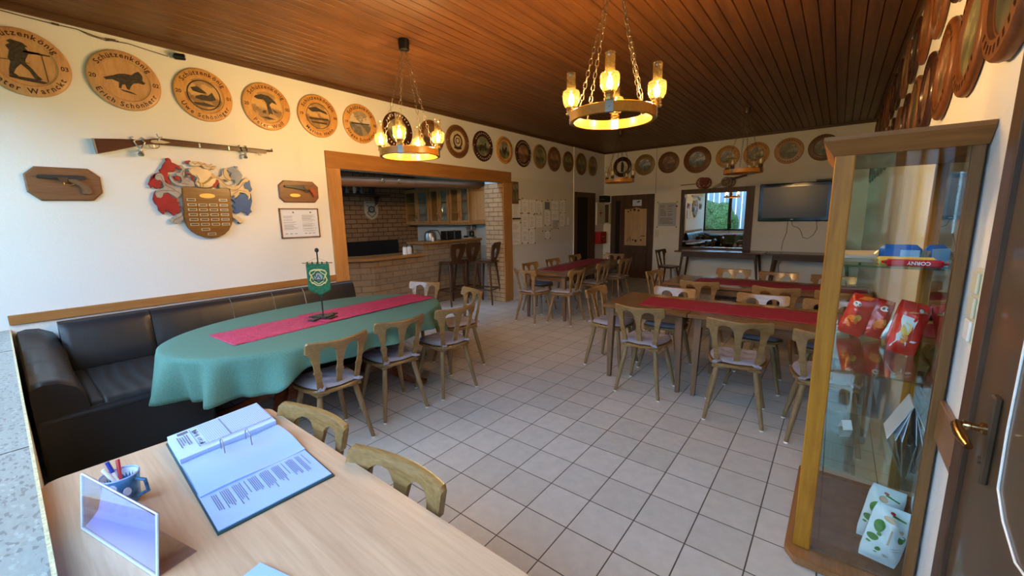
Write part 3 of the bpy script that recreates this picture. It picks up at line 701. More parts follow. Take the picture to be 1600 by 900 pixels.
ring = [(0.052*cos(a)*(1+0.12*sin(5*a)), 0.345+0.05*sin(a)*(1+0.12*cos(4*a))) for a in [2*pi*k/40 for k in range(41)]]
b.tube([PF(p[0], p[1], 0.0155) for p in ring], 0.004, 6)
for s_ in (-1, 1):
    b.tube([PF(s_*0.055, 0.40, 0.0155), PF(s_*0.07, 0.38, 0.0155), PF(s_*0.058, 0.35, 0.0155), PF(s_*0.07, 0.32, 0.0155), PF(s_*0.05, 0.29, 0.0155)], 0.005, 6)
    b.tube([PF(s_*0.05, 0.30, 0.0155), PF(s_*0.02, 0.278, 0.0155), PF(0, 0.275, 0.0155)], 0.005, 6)
b.tube([PF(-0.06, 0.395, 0.0155), PF(-0.03, 0.405, 0.0155), PF(0.03, 0.405, 0.0155), PF(0.06, 0.395, 0.0155)], 0.0065, 6)
b.obj('gold_crest', 'gold_thread', pe, smooth=True)
b = B(); b.prism([(0.034*cos(2*pi*k/20), 0.035+0.034*sin(2*pi*k/20)) for k in range(20)], 2, 0.014, 0.0158); b.xf(PT @ Matrix.Translation((0, 0.31, 0))); b.obj('crest_field', 'crest_silver', pe)
b = B(); b.tube([PF(-0.02, 0.33, 0.017), PF(0, 0.362, 0.017), PF(0.018, 0.33, 0.017)], 0.004, 5); b.tube([PF(-0.045, 0.318, 0.018), PF(0, 0.322, 0.018), PF(0.045, 0.318, 0.018)], 0.0045, 5); b.obj('crest_motif', 'black_iron', pe)

# ------------------------------------------------------------------ chairs
def build_chair(name, label, wm, lm, cushion=True):
    t = thing(name, label, 'chair')
    # seat board
    def seat_out(k, s=1.0):
        a = 2*pi*k/48; c, s_ = cos(a), sin(a); p = 3.0
        x = math.copysign(abs(c)**(2/p), c)*(0.215 if s_ > 0 else 0.215); y = math.copysign(abs(s_)**(2/p), s_)*0.20
        x *= 0.90+0.10*(y/0.20)*0.9+0.02
        return (x*s, y*s)
    b = B(); rings = [(0.97, 0.432), (1.0, 0.437), (1.0, 0.450), (0.975, 0.456)]
    vs = [(*seat_out(k, s), z) for s, z in rings for k in range(48)]
    fs = [(i*48+k, i*48+(k+1) % 48, (i+1)*48+(k+1) % 48, (i+1)*48+k) for i in range(3) for k in range(48)]+[tuple(range(47, -1, -1)), tuple(range(144, 192))]
    b.add(vs, fs); b.obj('seat', wm, t, smooth=True)
    for s in (-1, 1):
        b = B(); b.box(s*0.115-0.045, s*0.115+0.045, -0.16, 0.17, 0.412, 0.433, 0.004); b.obj('seat_batten', wm, t)
        for q in (-1, 1):
            b = B(); x0, y0 = s*0.125, q*0.13; x1, y1 = s*(0.19 if q < 0 else 0.205), q*(0.205 if q < 0 else 0.20)
            b.tube([(x0, y0, 0.415), (x0+(x1-x0)*0.35, y0+(y1-y0)*0.35, 0.27), (x1, y1, 0.008)], [0.0185, 0.0205, 0.0135], 12)
            lg = b.obj('leg', lm, t, smooth=True)
            B().tube([(x1, y1, 0.0), (x1, y1, 0.009)], 0.0142, 10).obj('foot_cap', 'white_plastic', lg)
    # back plane: y from -0.165 (z .456) to -0.262 (z .80), curved in plan
    def yb(z): return -0.150-(z-0.45)*0.27
    def curve(x): return 0.052*(x/0.215)**2
    b = B(); n = 40; vs = []; fs = []
    def rail_low(x):
        a = abs(x)
        arch = 0.034*max(0, 1-((a-0.088)/0.050)**2)**0.5 if abs(a-0.088) < 0.050 else 0
        return 0.722+arch-(0.010 if a > 0.150 else 0)
    for i in range(n+1):
        x = -0.212+0.424*i/n; zl = rail_low(x); zt = 0.792+0.012*(x/0.212)**2; e = min(1, (0.212-abs(x))/0.012)
        zt -= 0.012*(1-e)**2; zl += 0.012*(1-e)**2
        for z, th in ((zl, -0.012), (zt-0.006, -0.013), (zt, -0.006), (zt, 0.006), (zt-0.006, 0.013), (zl, 0.012)):
            vs.append((x*1.0, yb(z)+curve(x)+th, z))
    for i in range(n):
        for k in range(6): fs.append((i*6+k, i*6+(k+1) % 6, i*6+6+(k+1) % 6, i*6+6+k))
    fs += [tuple(range(5, -1, -1)), tuple(range(n*6, n*6+6))]
    b.add(vs, fs); b.obj('top_rail', wm, t, smooth=True)
    # splats, waisted with a notch
    for cx_t, cx_b in ((-0.165, -0.125), (0, 0), (0.165, 0.125)):
        b = B(); prof = [(0.0, 0.019), (0.18, 0.018), (0.30, 0.017), (0.40, 0.020), (0.46, 0.026), (0.50, 0.019), (0.62, 0.017), (0.80, 0.023), (1.0, 0.033)]
        vs = []; fs = []
        for s, hw in prof:
            z = 0.452+(0.735-0.452)*s; cx = cx_b+(cx_t-cx_b)*s; y = yb(z)+curve(cx)*s
            if cx_t == 0: hw *= 1.08
            sl = 0.10*(1 if cx > 0 else -1)*(abs(cx)/0.165) if cx_t else 0
            sl = 2*0.052*cx/0.215**2*s
            for sx, th in ((-1, -0.008), (1, -0.008), (1, 0.008), (-1, 0.008)): vs.append((cx+sx*hw, y+th+sl*sx*hw, z))
        for i in range(len(prof)-1):
            for k in range(4): fs.append((i*4+k, i*4+(k+1) % 4, i*4+4+(k+1) % 4, i*4+4+k))
        fs += [(3, 2, 1, 0), tuple(range(len(vs)-4, len(vs)))]
        b.add(vs, fs); b.obj('splat', wm, t)
    if cushion:
        b = B(); n = 22
        tufts = [(-0.07, -0.06), (0.07, -0.06), (-0.08, 0.07), (0.08, 0.07), (0, 0.0)]
        def top(u, v, sg):
            U, V = 2*u-1, 2*v-1
            # square to rounded square
            x = U*math.sqrt(1-0.32*V*V)*0.20; y = V*math.sqrt(1-0.32*U*U)*0.195+0.008
            x *= 0.92+0.10*(y/0.195)
            e = max(0, 1-max(abs(U), abs(V)))
            h = 0.026*min(1, e*3.2)**0.5
            for a, c in tufts:
                h -= 0.014*math.exp(-((x-a)**2+(y-c)**2)/0.0006)
            h += 0.0015*sin(60*x+40*y)
            return (x, y, 0.460+0.006+(h if sg > 0 else -0.006*min(1, e*5)))
        b.grid(n, n, lambda u, v: top(u, v, 1)); b.grid(n, n, lambda u, v: top(u, v, -1)); c_ = b.obj('seat_cushion', 'cushion', t, smooth='all')
        for s in (-1, 1):
            b = B(); b.tube([(s*0.13, -0.16, 0.468), (s*0.15, -0.185, 0.464), (s*0.125, -0.19, 0.468), (s*0.10, -0.165, 0.474)], 0.010, 6); b.obj('tie', 'cushion', c_, smooth=True)
    return t
def chair_at(proto, first, mx, my, deg, label, group):
    """mx,my = middle of the top rail, deg = direction the sitter faces"""
    a = R(deg); p = (mx+cos(a)*0.245, my+sin(a)*0.245, 0)
    if first:
        proto.location = p; proto.rotation_euler = (0, 0, a-pi/2); proto['label'] = label; proto['group'] = group; return proto
    return dup(proto, p, a-pi/2, label, group)
G1, G2, G3, G4, G5 = ('wooden chairs around the green oval table', 'wooden chairs at the laminate desk', 'wooden chairs around the near red runner table', 'wooden chairs around the middle red runner table', 'wooden chairs around the far left red runner table')
CH = [
 (-1.53, -0.02, 179, 'wooden chair with lilac cushion at the green table, nearest the desk', G1),
 (-1.60, 0.52, 173, 'wooden chair with lilac cushion, second along the long side of the green table', G1),
 (-1.55, 1.07, 174, 'wooden chair with lilac cushion, third along the long side of the green table', G1),
 (-2.08, 1.84, 252, 'wooden chair at the far rounded end of the green table, angled by the bar stools', G1),
 (-2.96, 1.90, 288, 'wooden chair facing the camera behind the green table, before the brick bar', G1),
 (-0.63, -0.60, 277, 'wooden chair back tucked at the desk corner beside the open binder', G2),
 (-0.08, -0.612, 275, 'wooden chair back nearest the camera, at the long desk edge', G2),
 (-1.07, 2.56, 358, 'wooden chair at the left end of the near red runner table', G3),
 (-0.305, 1.89, 91, 'wooden chair with its back to the camera at the left of the near table', G3),
 (0.458, 1.82, 98, 'wooden chair with its back to the camera in the middle of the near table', G3),
 (0.985, 1.79, 95, 'wooden chair partly hidden behind the display cabinet post, near table', G3),
 (-0.33, 3.04, 268, 'wooden chair facing the camera between near and middle tables, leftmost', G3),
 (0.45, 3.08, 271, 'wooden chair facing the camera between near and middle tables, in the middle', G3),
 (0.97, 3.06, 270, 'wooden chair facing the camera between near and middle tables, by the cabinet', G3),
 (-0.24, 3.52, 90, 'wooden chair backing the near table, leftmost at the middle table', G4),
 (0.50, 3.50, 90, 'wooden chair backing the near table, second at the middle table', G4),
 (1.03, 3.49, 90, 'wooden chair backing the near table, third at the middle table beside the cabinet post', G4),
 (-0.12, 4.90, 270, 'wooden chair facing the camera under the mirror pane, leftmost behind middle table', G4),
 (0.40, 4.84, 272, 'wooden chair facing the camera, second behind the middle table', G4),
 (0.95, 4.80, 270, 'wooden chair facing the camera below the television, third behind middle table', G4),
 (-1.02, 4.20, 350, 'wooden chair at the left end of the middle red runner table', G4),
 (-2.60, 3.37, 84, 'wooden chair at the near end of the far left table', G5),
 (-3.12, 4.20, 357, 'wooden chair on the wall side of the far left table, nearest the brick pier', G5),
 (-3.14, 4.93, 357, 'wooden chair on the wall side of the far left table, second under the notices', G5),
 (-3.18, 5.80, 357, 'wooden chair on the wall side of the far left table, third by the dark doorway', G5),
 (-1.886, 3.80, 177, 'wooden chair on the room side of the far left table, nearest the camera', G5),
 (-1.93, 4.74, 177, 'wooden chair on the room side of the far left table, second from the camera', G5),
 (-1.93, 5.60, 172, 'wooden chair on the room side of the far left table, third from the camera', G5),
 (-2.53, 6.44, 264, 'wooden chair facing the camera at the far end of the far left table', G5),
]
ch0 = build_chair('dining_chair', 'x', 'chair_wood', 'chair_leg')
for i, c in enumerate(CH): chair_at(ch0, i == 0, *c)
dk = build_chair('dining_chair', 'dark brown wooden chair without cushion by the back wall shelf table', 'stool_wood', 'stool_wood', False)
for nm in ('x',): chair_at(dk, True, -2.12, 7.72, 350, 'dark brown wooden chair without cushion beside the shelf table at the back', 'dark chairs')
dk2 = dup(dk, (-6.35, 2.95, 0), R(200), 'dark wooden chair back showing behind the low bar counter', 'dark chairs')
dk2.location = (-6.0, 3.15, 0.12)
if True: dk2.location = (-6.0, 3.15, 0.0)

# ------------------------------------------------------------------ tables with red runners
def table(name, label, x0, x1, y0, y1, zt, cx=None, rz=0, group=None, legs=True):
    c = ((x0+x1)/2, (y0+y1)/2); hx, hy = (x1-x0)/2, (y1-y0)/2
    t = thing(name, label, 'table', (c[0], c[1], 0), rz, group)
    B().box(-hx, hx, -hy, hy, zt-0.032, zt, 0.004).obj('tabletop', 'table_wood', t)
    b = B(); i_ = 0.055; b.box(-hx+i_, hx-i_, -hy+i_, -hy+i_+0.022, zt-0.11, zt-0.033); b.box(-hx+i_, hx-i_, hy-i_-0.022, hy-i_, zt-0.11, zt-0.033)
    b.box(-hx+i_, -hx+i_+0.022, -hy+i_, hy-i_, zt-0.11, zt-0.033); b.box(hx-i_-0.022, hx-i_, -hy+i_, hy-i_, zt-0.11, zt-0.033); b.obj('apron', 'table_wood', t)
    for sx in (-1, 1):
        for sy_ in (-1, 1):
            b = B(); x, y = sx*(hx-0.075), sy_*(hy-0.075)
            vs = []
            for z, h in ((0, 0.017), (zt-0.034, 0.030)):
                for a, c_ in ((-1, -1), (1, -1), (1, 1), (-1, 1)): vs.append((x+a*h+sx*(0.030-h), y+c_*h+sy_*(0.030-h), z))
            b.add(vs, [(3, 2, 1, 0), (4, 5, 6, 7)]+[(k, (k+1) % 4, 4+(k+1) % 4, 4+k) for k in range(4)]); b.obj('leg', 'table_leg', t)
    return t
TZ = 0.725
table('dining_table', 'short wooden table at the left of the near row, bare end by the end chair', -0.755, 0.015, 2.16, 2.90, TZ)
table('dining_table', 'long wooden table of the near row running behind the cabinet post', 0.02, 1.27, 2.165, 2.905, TZ)
table('dining_table', 'long wooden table of the middle row, below the dark mirror pane', -0.70, 1.27, 3.72, 4.50, TZ)
table('dining_table', 'long wooden table at the far left, in front of the notice board', -2.92, -2.16, 3.72, 6.10, 0.71, rz=R(3.5))
strip_cloth('table_runner', [(-0.46, 2.30), (-0.49, 2.75), (1.25, 2.80), (1.25, 2.34)], TZ, 'runner_red', 'dark red runner lying along the near wooden tables', seed=3)
strip_cloth('table_runner', [(-0.40, 3.90), (-0.42, 4.36), (1.24, 4.36), (1.24, 3.90)], TZ, 'runner_red', 'dark red runner lying along the middle wooden table', seed=4)
strip_cloth('table_runner', [(-2.76, 4.02), (-2.35, 4.05), (-2.52, 6.02), (-2.92, 5.98)], 0.71, 'runner_red', 'dark red runner lying along the far left wooden table', seed=5)
# narrow tables against the back wall
for (a, c, lb) in ((-1.80, -0.13, 'narrow dark legged side table against the back wall under the mirror pane'), (-0.11, 1.26, 'narrow dark legged side table against the back wall under the television')):
    t = thing('side_table', lb, 'table', ((a+c)/2, 8.10, 0)); h = (c-a)/2
    B().box(-h, h, -0.30, 0.34, 0.745, 0.775, 0.004).obj('tabletop', 'table_wood', t)
    b = B(); b.box(-h+0.14, h-0.14, -0.25, -0.225, 0.65, 0.744); b.box(-h+0.14, h-0.14, 0.28, 0.30, 0.65, 0.744); b.obj('apron', 'dark_wood_x', t)
    for sx in (-1, 1):
        for sy_ in (-1, 1):
            b = B(); b.tube([(sx*(h-0.15), sy_*0.22+0.02, 0.74), (sx*(h-0.07), sy_*0.26+0.02, 0)], [0.028, 0.016], 10); b.obj('leg', 'dark_wood', t, smooth=True)
# ------------------------------------------------------------------ wall plates
FX = {'L': Matrix(((0, 0, 1, 0), (1, 0, 0, 0), (0, 1, 0, 0), (0, 0, 0, 1))),      # (u,v,w) -> (w,u,v)
      'B': Matrix(((1, 0, 0, 0), (0, 0, -1, 0), (0, 1, 0, 0), (0, 0, 0, 1))),     # -> (u,-w,v)
      'R': Matrix(((0, 0, -1, 0), (-1, 0, 0, 0), (0, 1, 0, 0), (0, 0, 0, 1)))}    # -> (-w,-u,v)
SH = [picture('scene_hills', (0.38, 0.33, 0.20), (0.14, 0.15, 0.08), (0.24, 0.20, 0.10), -0.15, 0.13),
      picture('scene_forest', (0.30, 0.32, 0.22), (0.05, 0.07, 0.035), (0.30, 0.29, 0.20), -0.15, 0.13, fig=0.56),
      picture('scene_lake', (0.48, 0.50, 0.46), (0.16, 0.24, 0.25), (0.20, 0.16, 0.08), -0.15, 0.13),
      picture('scene_brown', (0.36, 0.20, 0.11), (0.15, 0.07, 0.035), (0.24, 0.13, 0.07), -0.15, 0.13),
      picture('scene_sepia', (0.50, 0.30, 0.11), (0.30, 0.17, 0.06), (0.45, 0.27, 0.10), -0.15, 0.12, dark=(0.10, 0.05, 0.02), fig=0.47),
      picture('scene_sea', (0.52, 0.42, 0.30), (0.20, 0.19, 0.17), (0.25, 0.20, 0.16), -0.09, 0.10),
      picture('scene_olive', (0.26, 0.24, 0.13), (0.10, 0.10, 0.05), (0.20, 0.18, 0.09), -0.15, 0.13),
      picture('scene_cream', (0.66, 0.58, 0.40), (0.56, 0.48, 0.32), (0.60, 0.52, 0.36), -0.3, 0.3, dark=(0.5, 0.42, 0.28)),
      picture('scene_dark', (0.10, 0.11, 0.07), (0.04, 0.05, 0.035), (0.09, 0.08, 0.04), -0.15, 0.13)]
def plate(wall, u, z, r, wood_, pic, label, group, top='', bot='', yl='', yr='', ink='burnt', motif=None, depth=0.026, pr=0.62, studs=0, name='round_plaque', ghost=False):
    loc = {'L': (XL, u, z), 'B': (u, YB, z), 'R': (XR, u, z)}[wall]; M = FX[wall]
    t = thing(name, label, 'plaque', loc, 0, group)
    b = B(); d = depth
    b.lathe([(r*0.90, 0.0), (r*0.985, 0.004), (r, d*0.45), (r*0.985, d*0.8), (r*0.95, d), (r*(pr+0.055), d), (r*(pr+0.035), d*0.72), (r*(pr+0.01), d*0.72), (r*pr, d*0.62), (0.001, d*0.62)], n=56); b.xf(M)
    rim = b.obj('disc', wood_, t, smooth=True)
    if pic is not None:
        b = B(); b.lathe([(r*pr*0.99, d*0.60), (r*pr*0.985, d*0.66), (0.001, d*0.66)], n=48, caps=False); b.xf(M); b.obj('picture', SH[pic], t)
    def F(a, c): return M @ Vector((a, c, d+0.0012))
    b = B(); ts = r*0.225; on = False
    if top: arc_text(b, top, ts, r*0.755, 90, F); on = True
    if bot: arc_text(b, bot, ts*0.98, r*0.755, -90, F, inward=True); on = True
    if yl: text(b, yl, ts*0.82, lambda x, y: F(x-r*0.835, y-ts*0.25)); on = True
    if yr: text(b, yr, ts*0.82, lambda x, y: F(x+r*0.835, y-ts*0.25)); on = True
    if on: b.obj('lettering', ink, t)
    if ghost:      # lettering too small to read in the photo: short strokes round the rim
        b = B()
        for a0, a1, nn in ((150, 30, 11), (-140, -40, 9)):
            for k in range(nn):
                a = R(a0+(a1-a0)*k/(nn-1)); c, s = cos(a), sin(a); h = r*0.06; wd = r*0.035
                q = [(-wd, -h), (wd, -h*0.8), (wd*0.8, h), (-wd*0.5, h*0.8)]
                b.add([F(c*r*0.83+x*s+y*c, s*r*0.83-x*c+y*s) for x, y in q], [(0, 1, 2, 3)])
        b.obj('rim_marks', ink, t)
    if studs:
        b = B()
        for a in (180, 0, 60, 240)[:studs]:
            b.lathe([(0.008, d), (0.006, d+0.004), (0.001, d+0.006)], (r*0.88*cos(R(a)), r*0.88*sin(R(a)), 0), 10)
        b.xf(M); b.obj('stud', 'plate_shine', t)
    if motif:
        b = B(); mm = motif if isinstance(motif, list) else [motif]
        for shape in mm:
            if shape[0] == 'poly':
                pts = shape[1]; n0 = len(b.v); b.prism([(x*r, y*r) for x, y in pts], 2, d*0.66+0.0003, d*0.66+0.0022)
            elif shape[0] == 'line': b.tube([(x*r, y*r, d*0.66+0.0015) for x, y in shape[1]], shape[2]*r, 6)
            elif shape[0] == 'ring': b.tube([(shape[1]*r*cos(2*pi*k/30)+shape[3][0]*r, shape[1]*r*sin(2*pi*k/30)*shape[4]+shape[3][1]*r, d*0.66+0.0015) for k in range(30)], shape[2]*r, 6, closed=True)
        b.xf(M); b.obj('motif', 'burnt_motif', t, smooth=False)
    return t
# motifs in units of the plate radius
def P_(*a): return ('poly', a)
shooter = [P_((-0.30, 0.55), (-0.22, 0.62), (0.02, 0.58), (0.12, 0.48), (0.05, 0.46), (0.10, 0.36), (0.34, 0.37), (0.36, 0.32), (0.10, 0.28), (0.02, 0.10), (0.0, 0.0), (0.12, -0.15), (0.22, -0.34), (0.30, -0.42), (0.24, -0.47), (0.14, -0.44), (0.05, -0.22), (-0.10, -0.06), (-0.22, -0.22), (-0.28, -0.36), (-0.20, -0.42), (-0.24, -0.48), (-0.38, -0.42), (-0.36, -0.26), (-0.30, -0.05), (-0.34, 0.06), (-0.28, 0.30), (-0.34, 0.42), (-0.24, 0.50)),
           P_((0.0, 0.36), (0.56, 0.35), (0.56, 0.31), (0.0, 0.30)), P_((-0.40, -0.44), (0.10, -0.44), (0.42, -0.50), (0.30, -0.56), (-0.10, -0.54), (-0.38, -0.50)),
           ('line', [(0.38, 0.33), (0.40, 0.0), (0.42, -0.46)], 0.008), ('line', [(-0.56, 0.0), (-0.30, 0.02), (0.08, 0.0)], 0.010)]
grouse = [P_((-0.56, 0.0), (-0.44, 0.06), (-0.30, 0.12), (-0.16, 0.20), (0.02, 0.24), (0.20, 0.24), (0.30, 0.34), (0.40, 0.40), (0.46, 0.34), (0.50, 0.26), (0.48, 0.10), (0.56, 0.04), (0.50, -0.02), (0.36, 0.0), (0.22, -0.04), (0.14, -0.14), (0.08, -0.28), (0.02, -0.27), (-0.02, -0.12), (-0.10, -0.15), (-0.14, -0.28), (-0.20, -0.26), (-0.17, -0.08), (-0.34, -0.02), (-0.50, -0.06)),
          P_((-0.18, -0.30), (0.10, -0.34), (0.28, -0.42), (0.12, -0.40), (-0.10, -0.36))]
fox = [P_((-0.42, 0.22), (-0.20, 0.30), (0.0, 0.18), (0.10, 0.08), (-0.10, 0.06), (-0.36, 0.10)), P_((-0.30, -0.08), (-0.08, 0.02), (0.12, 0.0), (0.28, 0.16), (0.34, 0.04), (0.40, -0.10), (0.20, -0.20), (-0.10, -0.20), (-0.30, -0.16)), ('ring', 0.55, 0.022, (0, 0), 1.0), P_((-0.4, -0.32), (0.0, -0.28), (0.4, -0.36), (0.1, -0.42), (-0.3, -0.40))]
oldman = [P_((-0.45, 0.40), (-0.20, 0.50), (0.10, 0.48), (0.36, 0.28), (0.42, 0.16), (0.22, 0.22), (0.10, 0.10), (0.16, -0.06), (0.22, -0.30), (0.10, -0.26), (0.04, -0.34), (0.0, -0.10), (-0.02, 0.14), (-0.12, 0.28), (-0.34, 0.26), (-0.50, 0.32)), P_((-0.20, -0.18), (-0.06, -0.16), (-0.08, -0.30), (-0.22, -0.28)), P_((-0.30, -0.46), (0.0, -0.42), (0.30, -0.50), (0.0, -0.54)), P_((0.2, -0.04), (0.46, -0.20), (0.3, -0.2))]
land = [P_((-0.5, 0.30), (-0.1, 0.42), (0.4, 0.26), (0.48, 0.14), (0.1, 0.22), (-0.3, 0.16)), P_((-0.5, -0.10), (0.5, -0.06), (0.5, -0.14), (-0.4, -0.20)), P_((-0.45, -0.28), (0.42, -0.26), (0.40, -0.34), (-0.3, -0.34)), ('ring', 0.58, 0.014, (0, 0), 1.0)]
birds = [P_((-0.54, 0.02), (0.54, 0.06), (0.54, 0.0), (-0.54, -0.06))]+[('line', [(x-0.05, y+0.03), (x, y), (x+0.05, y+0.03)], 0.010) for x, y in ((-0.3, 0.3), (-0.12, 0.36), (0.05, 0.28), (0.2, 0.34), (0.32, 0.24), (-0.2, 0.2), (0.1, 0.18))]
emblem = [('ring', 0.34, 0.05, (0, 0.02), 1.1), ('ring', 0.16, 0.03, (0, 0.05), 1.0), P_((-0.28, -0.30), (0.0, -0.36), (0.28, -0.30), (0.34, -0.42), (0.0, -0.48), (-0.34, -0.42)), P_((-0.05, 0.48), (0.05, 0.48), (0.03, 0.36), (-0.03, 0.36))]
stag = [P_((-0.42, 0.02), (-0.20, 0.10), (0.10, 0.06), (0.22, 0.26), (0.34, 0.20), (0.28, 0.02), (0.30, -0.30), (0.22, -0.30), (0.16, -0.12), (-0.18, -0.12), (-0.26, -0.34), (-0.36, -0.32), (-0.32, -0.08))]
rooster = [P_((-0.30, 0.30), (-0.16, 0.10), (0.0, 0.0), (0.10, 0.22), (0.22, 0.30), (0.26, 0.10), (0.16, -0.16), (0.02, -0.30), (-0.14, -0.26), (-0.30, -0.02)), P_((-0.05, -0.30), (0.0, -0.42), (0.04, -0.30))]
figure = [P_((-0.1, 0.45), (0.05, 0.52), (0.12, 0.4), (0.22, 0.1), (0.15, -0.5), (-0.12, -0.5), (-0.12, 0.1))]
GL = 'round marksman plaques along the top of the left wall'
SK = 'Schützenkönig'
LP = [
 (-1.001, 0.232, 'plate_tan', None, shooter, (SK, 'Dieter Warnckt', '20', '03'), 'round wooden plaque with a rifleman wearing a hat, furthest left of the row'),
 (-0.465, 0.232, 'plate_tan', None, grouse, (SK, 'Erich Schönherr', '20', '02'), 'round wooden plaque with a dark burnt grouse silhouette'),
 (0.077, 0.231, 'plate_gold', 4, fox, (SK, 'Uwe Schöninger', '20', '01'), 'round wooden plaque with running animals in an inner ring, above the rifle muzzle'),
 (0.619, 0.231, 'plate_gold', 4, oldman, (SK, 'Peter Wolf', '20', '00'), 'round golden plaque with a bearded man under a tree'),
 (1.155, 0.231, 'plate_gold', 4, land, ('Schützenkönigin', 'Marion Henn', '19', '99'), 'round golden plaque with a sepia landscape, left of the opening corner'),
 (1.682, 0.230, 'plate_gold', 5, birds, (SK, 'Jürgen Schneider', '19', '98'), 'round golden plaque with birds over a grey sea, just left of the lit chandelier'),
 (2.234, 0.240, 'plate_dark', 0, figure, None, 'dark edged round plaque half hidden by the left lamps of the chandelier'),
 (2.82, 0.234, 'plate_brown', 3, None, None, 'plain brown round plaque behind the right lamps of the chandelier'),
 (3.34, 0.248, 'plate_brown', 7, emblem, None, 'brown rimmed round plaque with a cream field and wreath emblem'),
 (3.924, 0.245, 'plate_dark', 1, stag, None, 'dark red rimmed plaque with an animal in a forest, right of the wreath plaque'),
 (4.488, 0.232, 'plate_gold', 0, rooster, None, 'yellow rimmed round plaque with a black cock above the brick pier'),
 (5.038, 0.245, 'plate_dark', 3, None, None, 'dark rimmed plaque with a brown scene, right of the cock plaque'),
 (5.589, 0.234, 'plate_olive', 6, None, None, 'olive rimmed round plaque, second to the right of the cock plaque'),
 (6.113, 0.248, 'plate_brown', 3, None, None, 'brown carved round plaque, third to the right of the cock plaque'),
 (6.681, 0.222, 'plate_brown', 6, None, None, 'small brown round plaque just left of the white pipe'),
 (7.262, 0.246, 'plate_brown', 6, None, None, 'greenish round plaque just right of the white pipe'),
 (7.817, 0.230, 'plate_olive', 3, None, None, 'last round plaque of the left wall, next to the far room corner'),
]
for u, r, wd, pic, mo, tx, lb in LP:
    kw = dict(top=tx[0], bot=tx[1], yl=tx[2], yr=tx[3]) if tx else dict(ghost=True, ink='plate_shine' if wd == 'plate_dark' else 'burnt')
    plate('L', u, 2.725, r, wd, pic, lb, GL, motif=mo, pr=0.64, studs=2 if wd == 'plate_dark' or pic == 7 else 0, **kw)
BPl = [(-3.336, 0.24, 'plate_dark', 7, figure, 'dark rimmed plaque with a tall dark figure behind the far unlit chandelier'),
 (-2.777, 0.242, 'plate_olive', 2, None, 'gold rimmed plaque with trees and blue sky above the far door'),
 (-2.222, 0.238, 'plate_brown', 3, None, 'small brown plaque right of the wall joint on the back wall'),
 (-1.607, 0.285, 'plate_red', 2, None, 'largest plaque of the back wall with a blue mountain scene above the toy guns'),
 (-1.008, 0.228, 'plate_gold', 2, None, 'gold rimmed plaque behind the left side of the hanging wheel lamp'),
 (-0.489, 0.232, 'plate_gold', 0, None, 'brown and gold plaque behind the right side of the hanging wheel lamp'),
 (0.063, 0.242, 'plate_tan', 6, None, 'pale plaque with lettered rim above the television, left one'),
 (0.603, 0.238, 'plate_brown', 6, None, 'plaque above the television touching the cabinet top in view')]
for u, r, wd, pic, mo, lb in BPl: plate('B', u, 2.72, r, wd, pic, lb, 'round plaques along the back wall', motif=mo, ghost=True, ink='burnt', pr=0.6)
RW = ['plate_red', 'plate_brown', 'plate_red', 'plate_dark', 'plate_brown', 'plate_dark', 'plate_brown', 'plate_dark']
ords = ['first', 'second', 'third', 'fourth', 'fifth', 'sixth', 'seventh', 'eighth', 'ninth', 'tenth', 'eleventh', 'twelfth', 'thirteenth']
ord2 = ords+['fourteenth', 'fifteenth']
k = 0; y = 0.665
while y < 8.3:
    lb = {0: 'large round plaque with dark green centre at the upper right photo corner', 1: 'orange brown round plaque with pale centre above the display cabinet', 2: 'orange brown round plaque directly over the display cabinet crown'}.get(k, 'lower row plaque of the right wall, %s from the front' % ord2[k])
    plate('R', y, 2.235, 0.238 if k else 0.245, RW[k % 8] if k > 2 else 'plate_red', (8, 6, 3, 3, 8, 3, 6, 8)[k % 8], lb, 'lower row of round plaques on the right wall', ghost=k < 6, ink='plate_dark', depth=0.032 if k else 0.045, pr=0.66)
    y += 0.553; k += 1
k = 0; y = 1.16
while y < 8.3:
    lb = 'upper row plaque of the right wall, %s from the front' % ord2[k]
    plate('R', y, 2.775, 0.24, ('plate_dark', 'plate_dark', 'plate_red', 'plate_red', 'plate_dark', 'plate_brown')[k % 6], (6, 8, 3, 3, 8)[k % 5], lb, 'upper row of round plaques on the right wall', depth=0.030, pr=0.64, ghost=k < 3, ink='plate_shine')
    y += 0.555; k += 1

# ------------------------------------------------------------------ rifle (traced on the wall, then given real depth)
def rz_(x, y): return WL(130+x/5.161, 200+y/5.161)
def zc_(x, y): return WL(220+x/6.43, 240+y/6.43)
def zp1(x, y): return WL(30+x/11.43, 250+y/11.43)
def zp2(x, y): return WL(425+x/8.19, 270+y/8.19)
c0 = rz_(560, 110)
rf = thing('rifle', 'long percussion rifle with reddish stock hanging above the crest', 'rifle', (XL+0.035, c0[0], c0[1]))
def wp(b, pts, f, a, c): return b.prism([f(*p) for p in pts], 0, a, c)
b = B(); wp(b, [(70, 90), (240, 92), (400, 97), (430, 108), (480, 100), (560, 90), (640, 96), (720, 102), (925, 128), (1160, 152), (1420, 178), (1465, 188), (1465, 212), (1400, 204), (1160, 182), (935, 165), (800, 155), (640, 142), (560, 135), (480, 138), (400, 155), (250, 187), (105, 213)], rz_, XL+0.020, XL+0.052)
b.obj('stock', 'gun_wood', rf, True, bevel=0.006)
b = B(); wp(b, [(63, 88), (78, 88), (112, 213), (100, 214)], rz_, XL+0.018, XL+0.054); b.obj('butt_plate', 'steel', rf, True)
pa, pb = rz_(620, 98), rz_(1515, 190); b = B(); b.tube([(XL+0.038, *pa), (XL+0.038, *pb)], [0.012, 0.008], 12)
pc = rz_(1508, 184); b.box(XL+0.034, XL+0.042, pc[0]-0.006, pc[0]+0.006, pc[1], pc[1]+0.016); b.obj('barrel', 'iron', rf, True, smooth=True)
b = B()
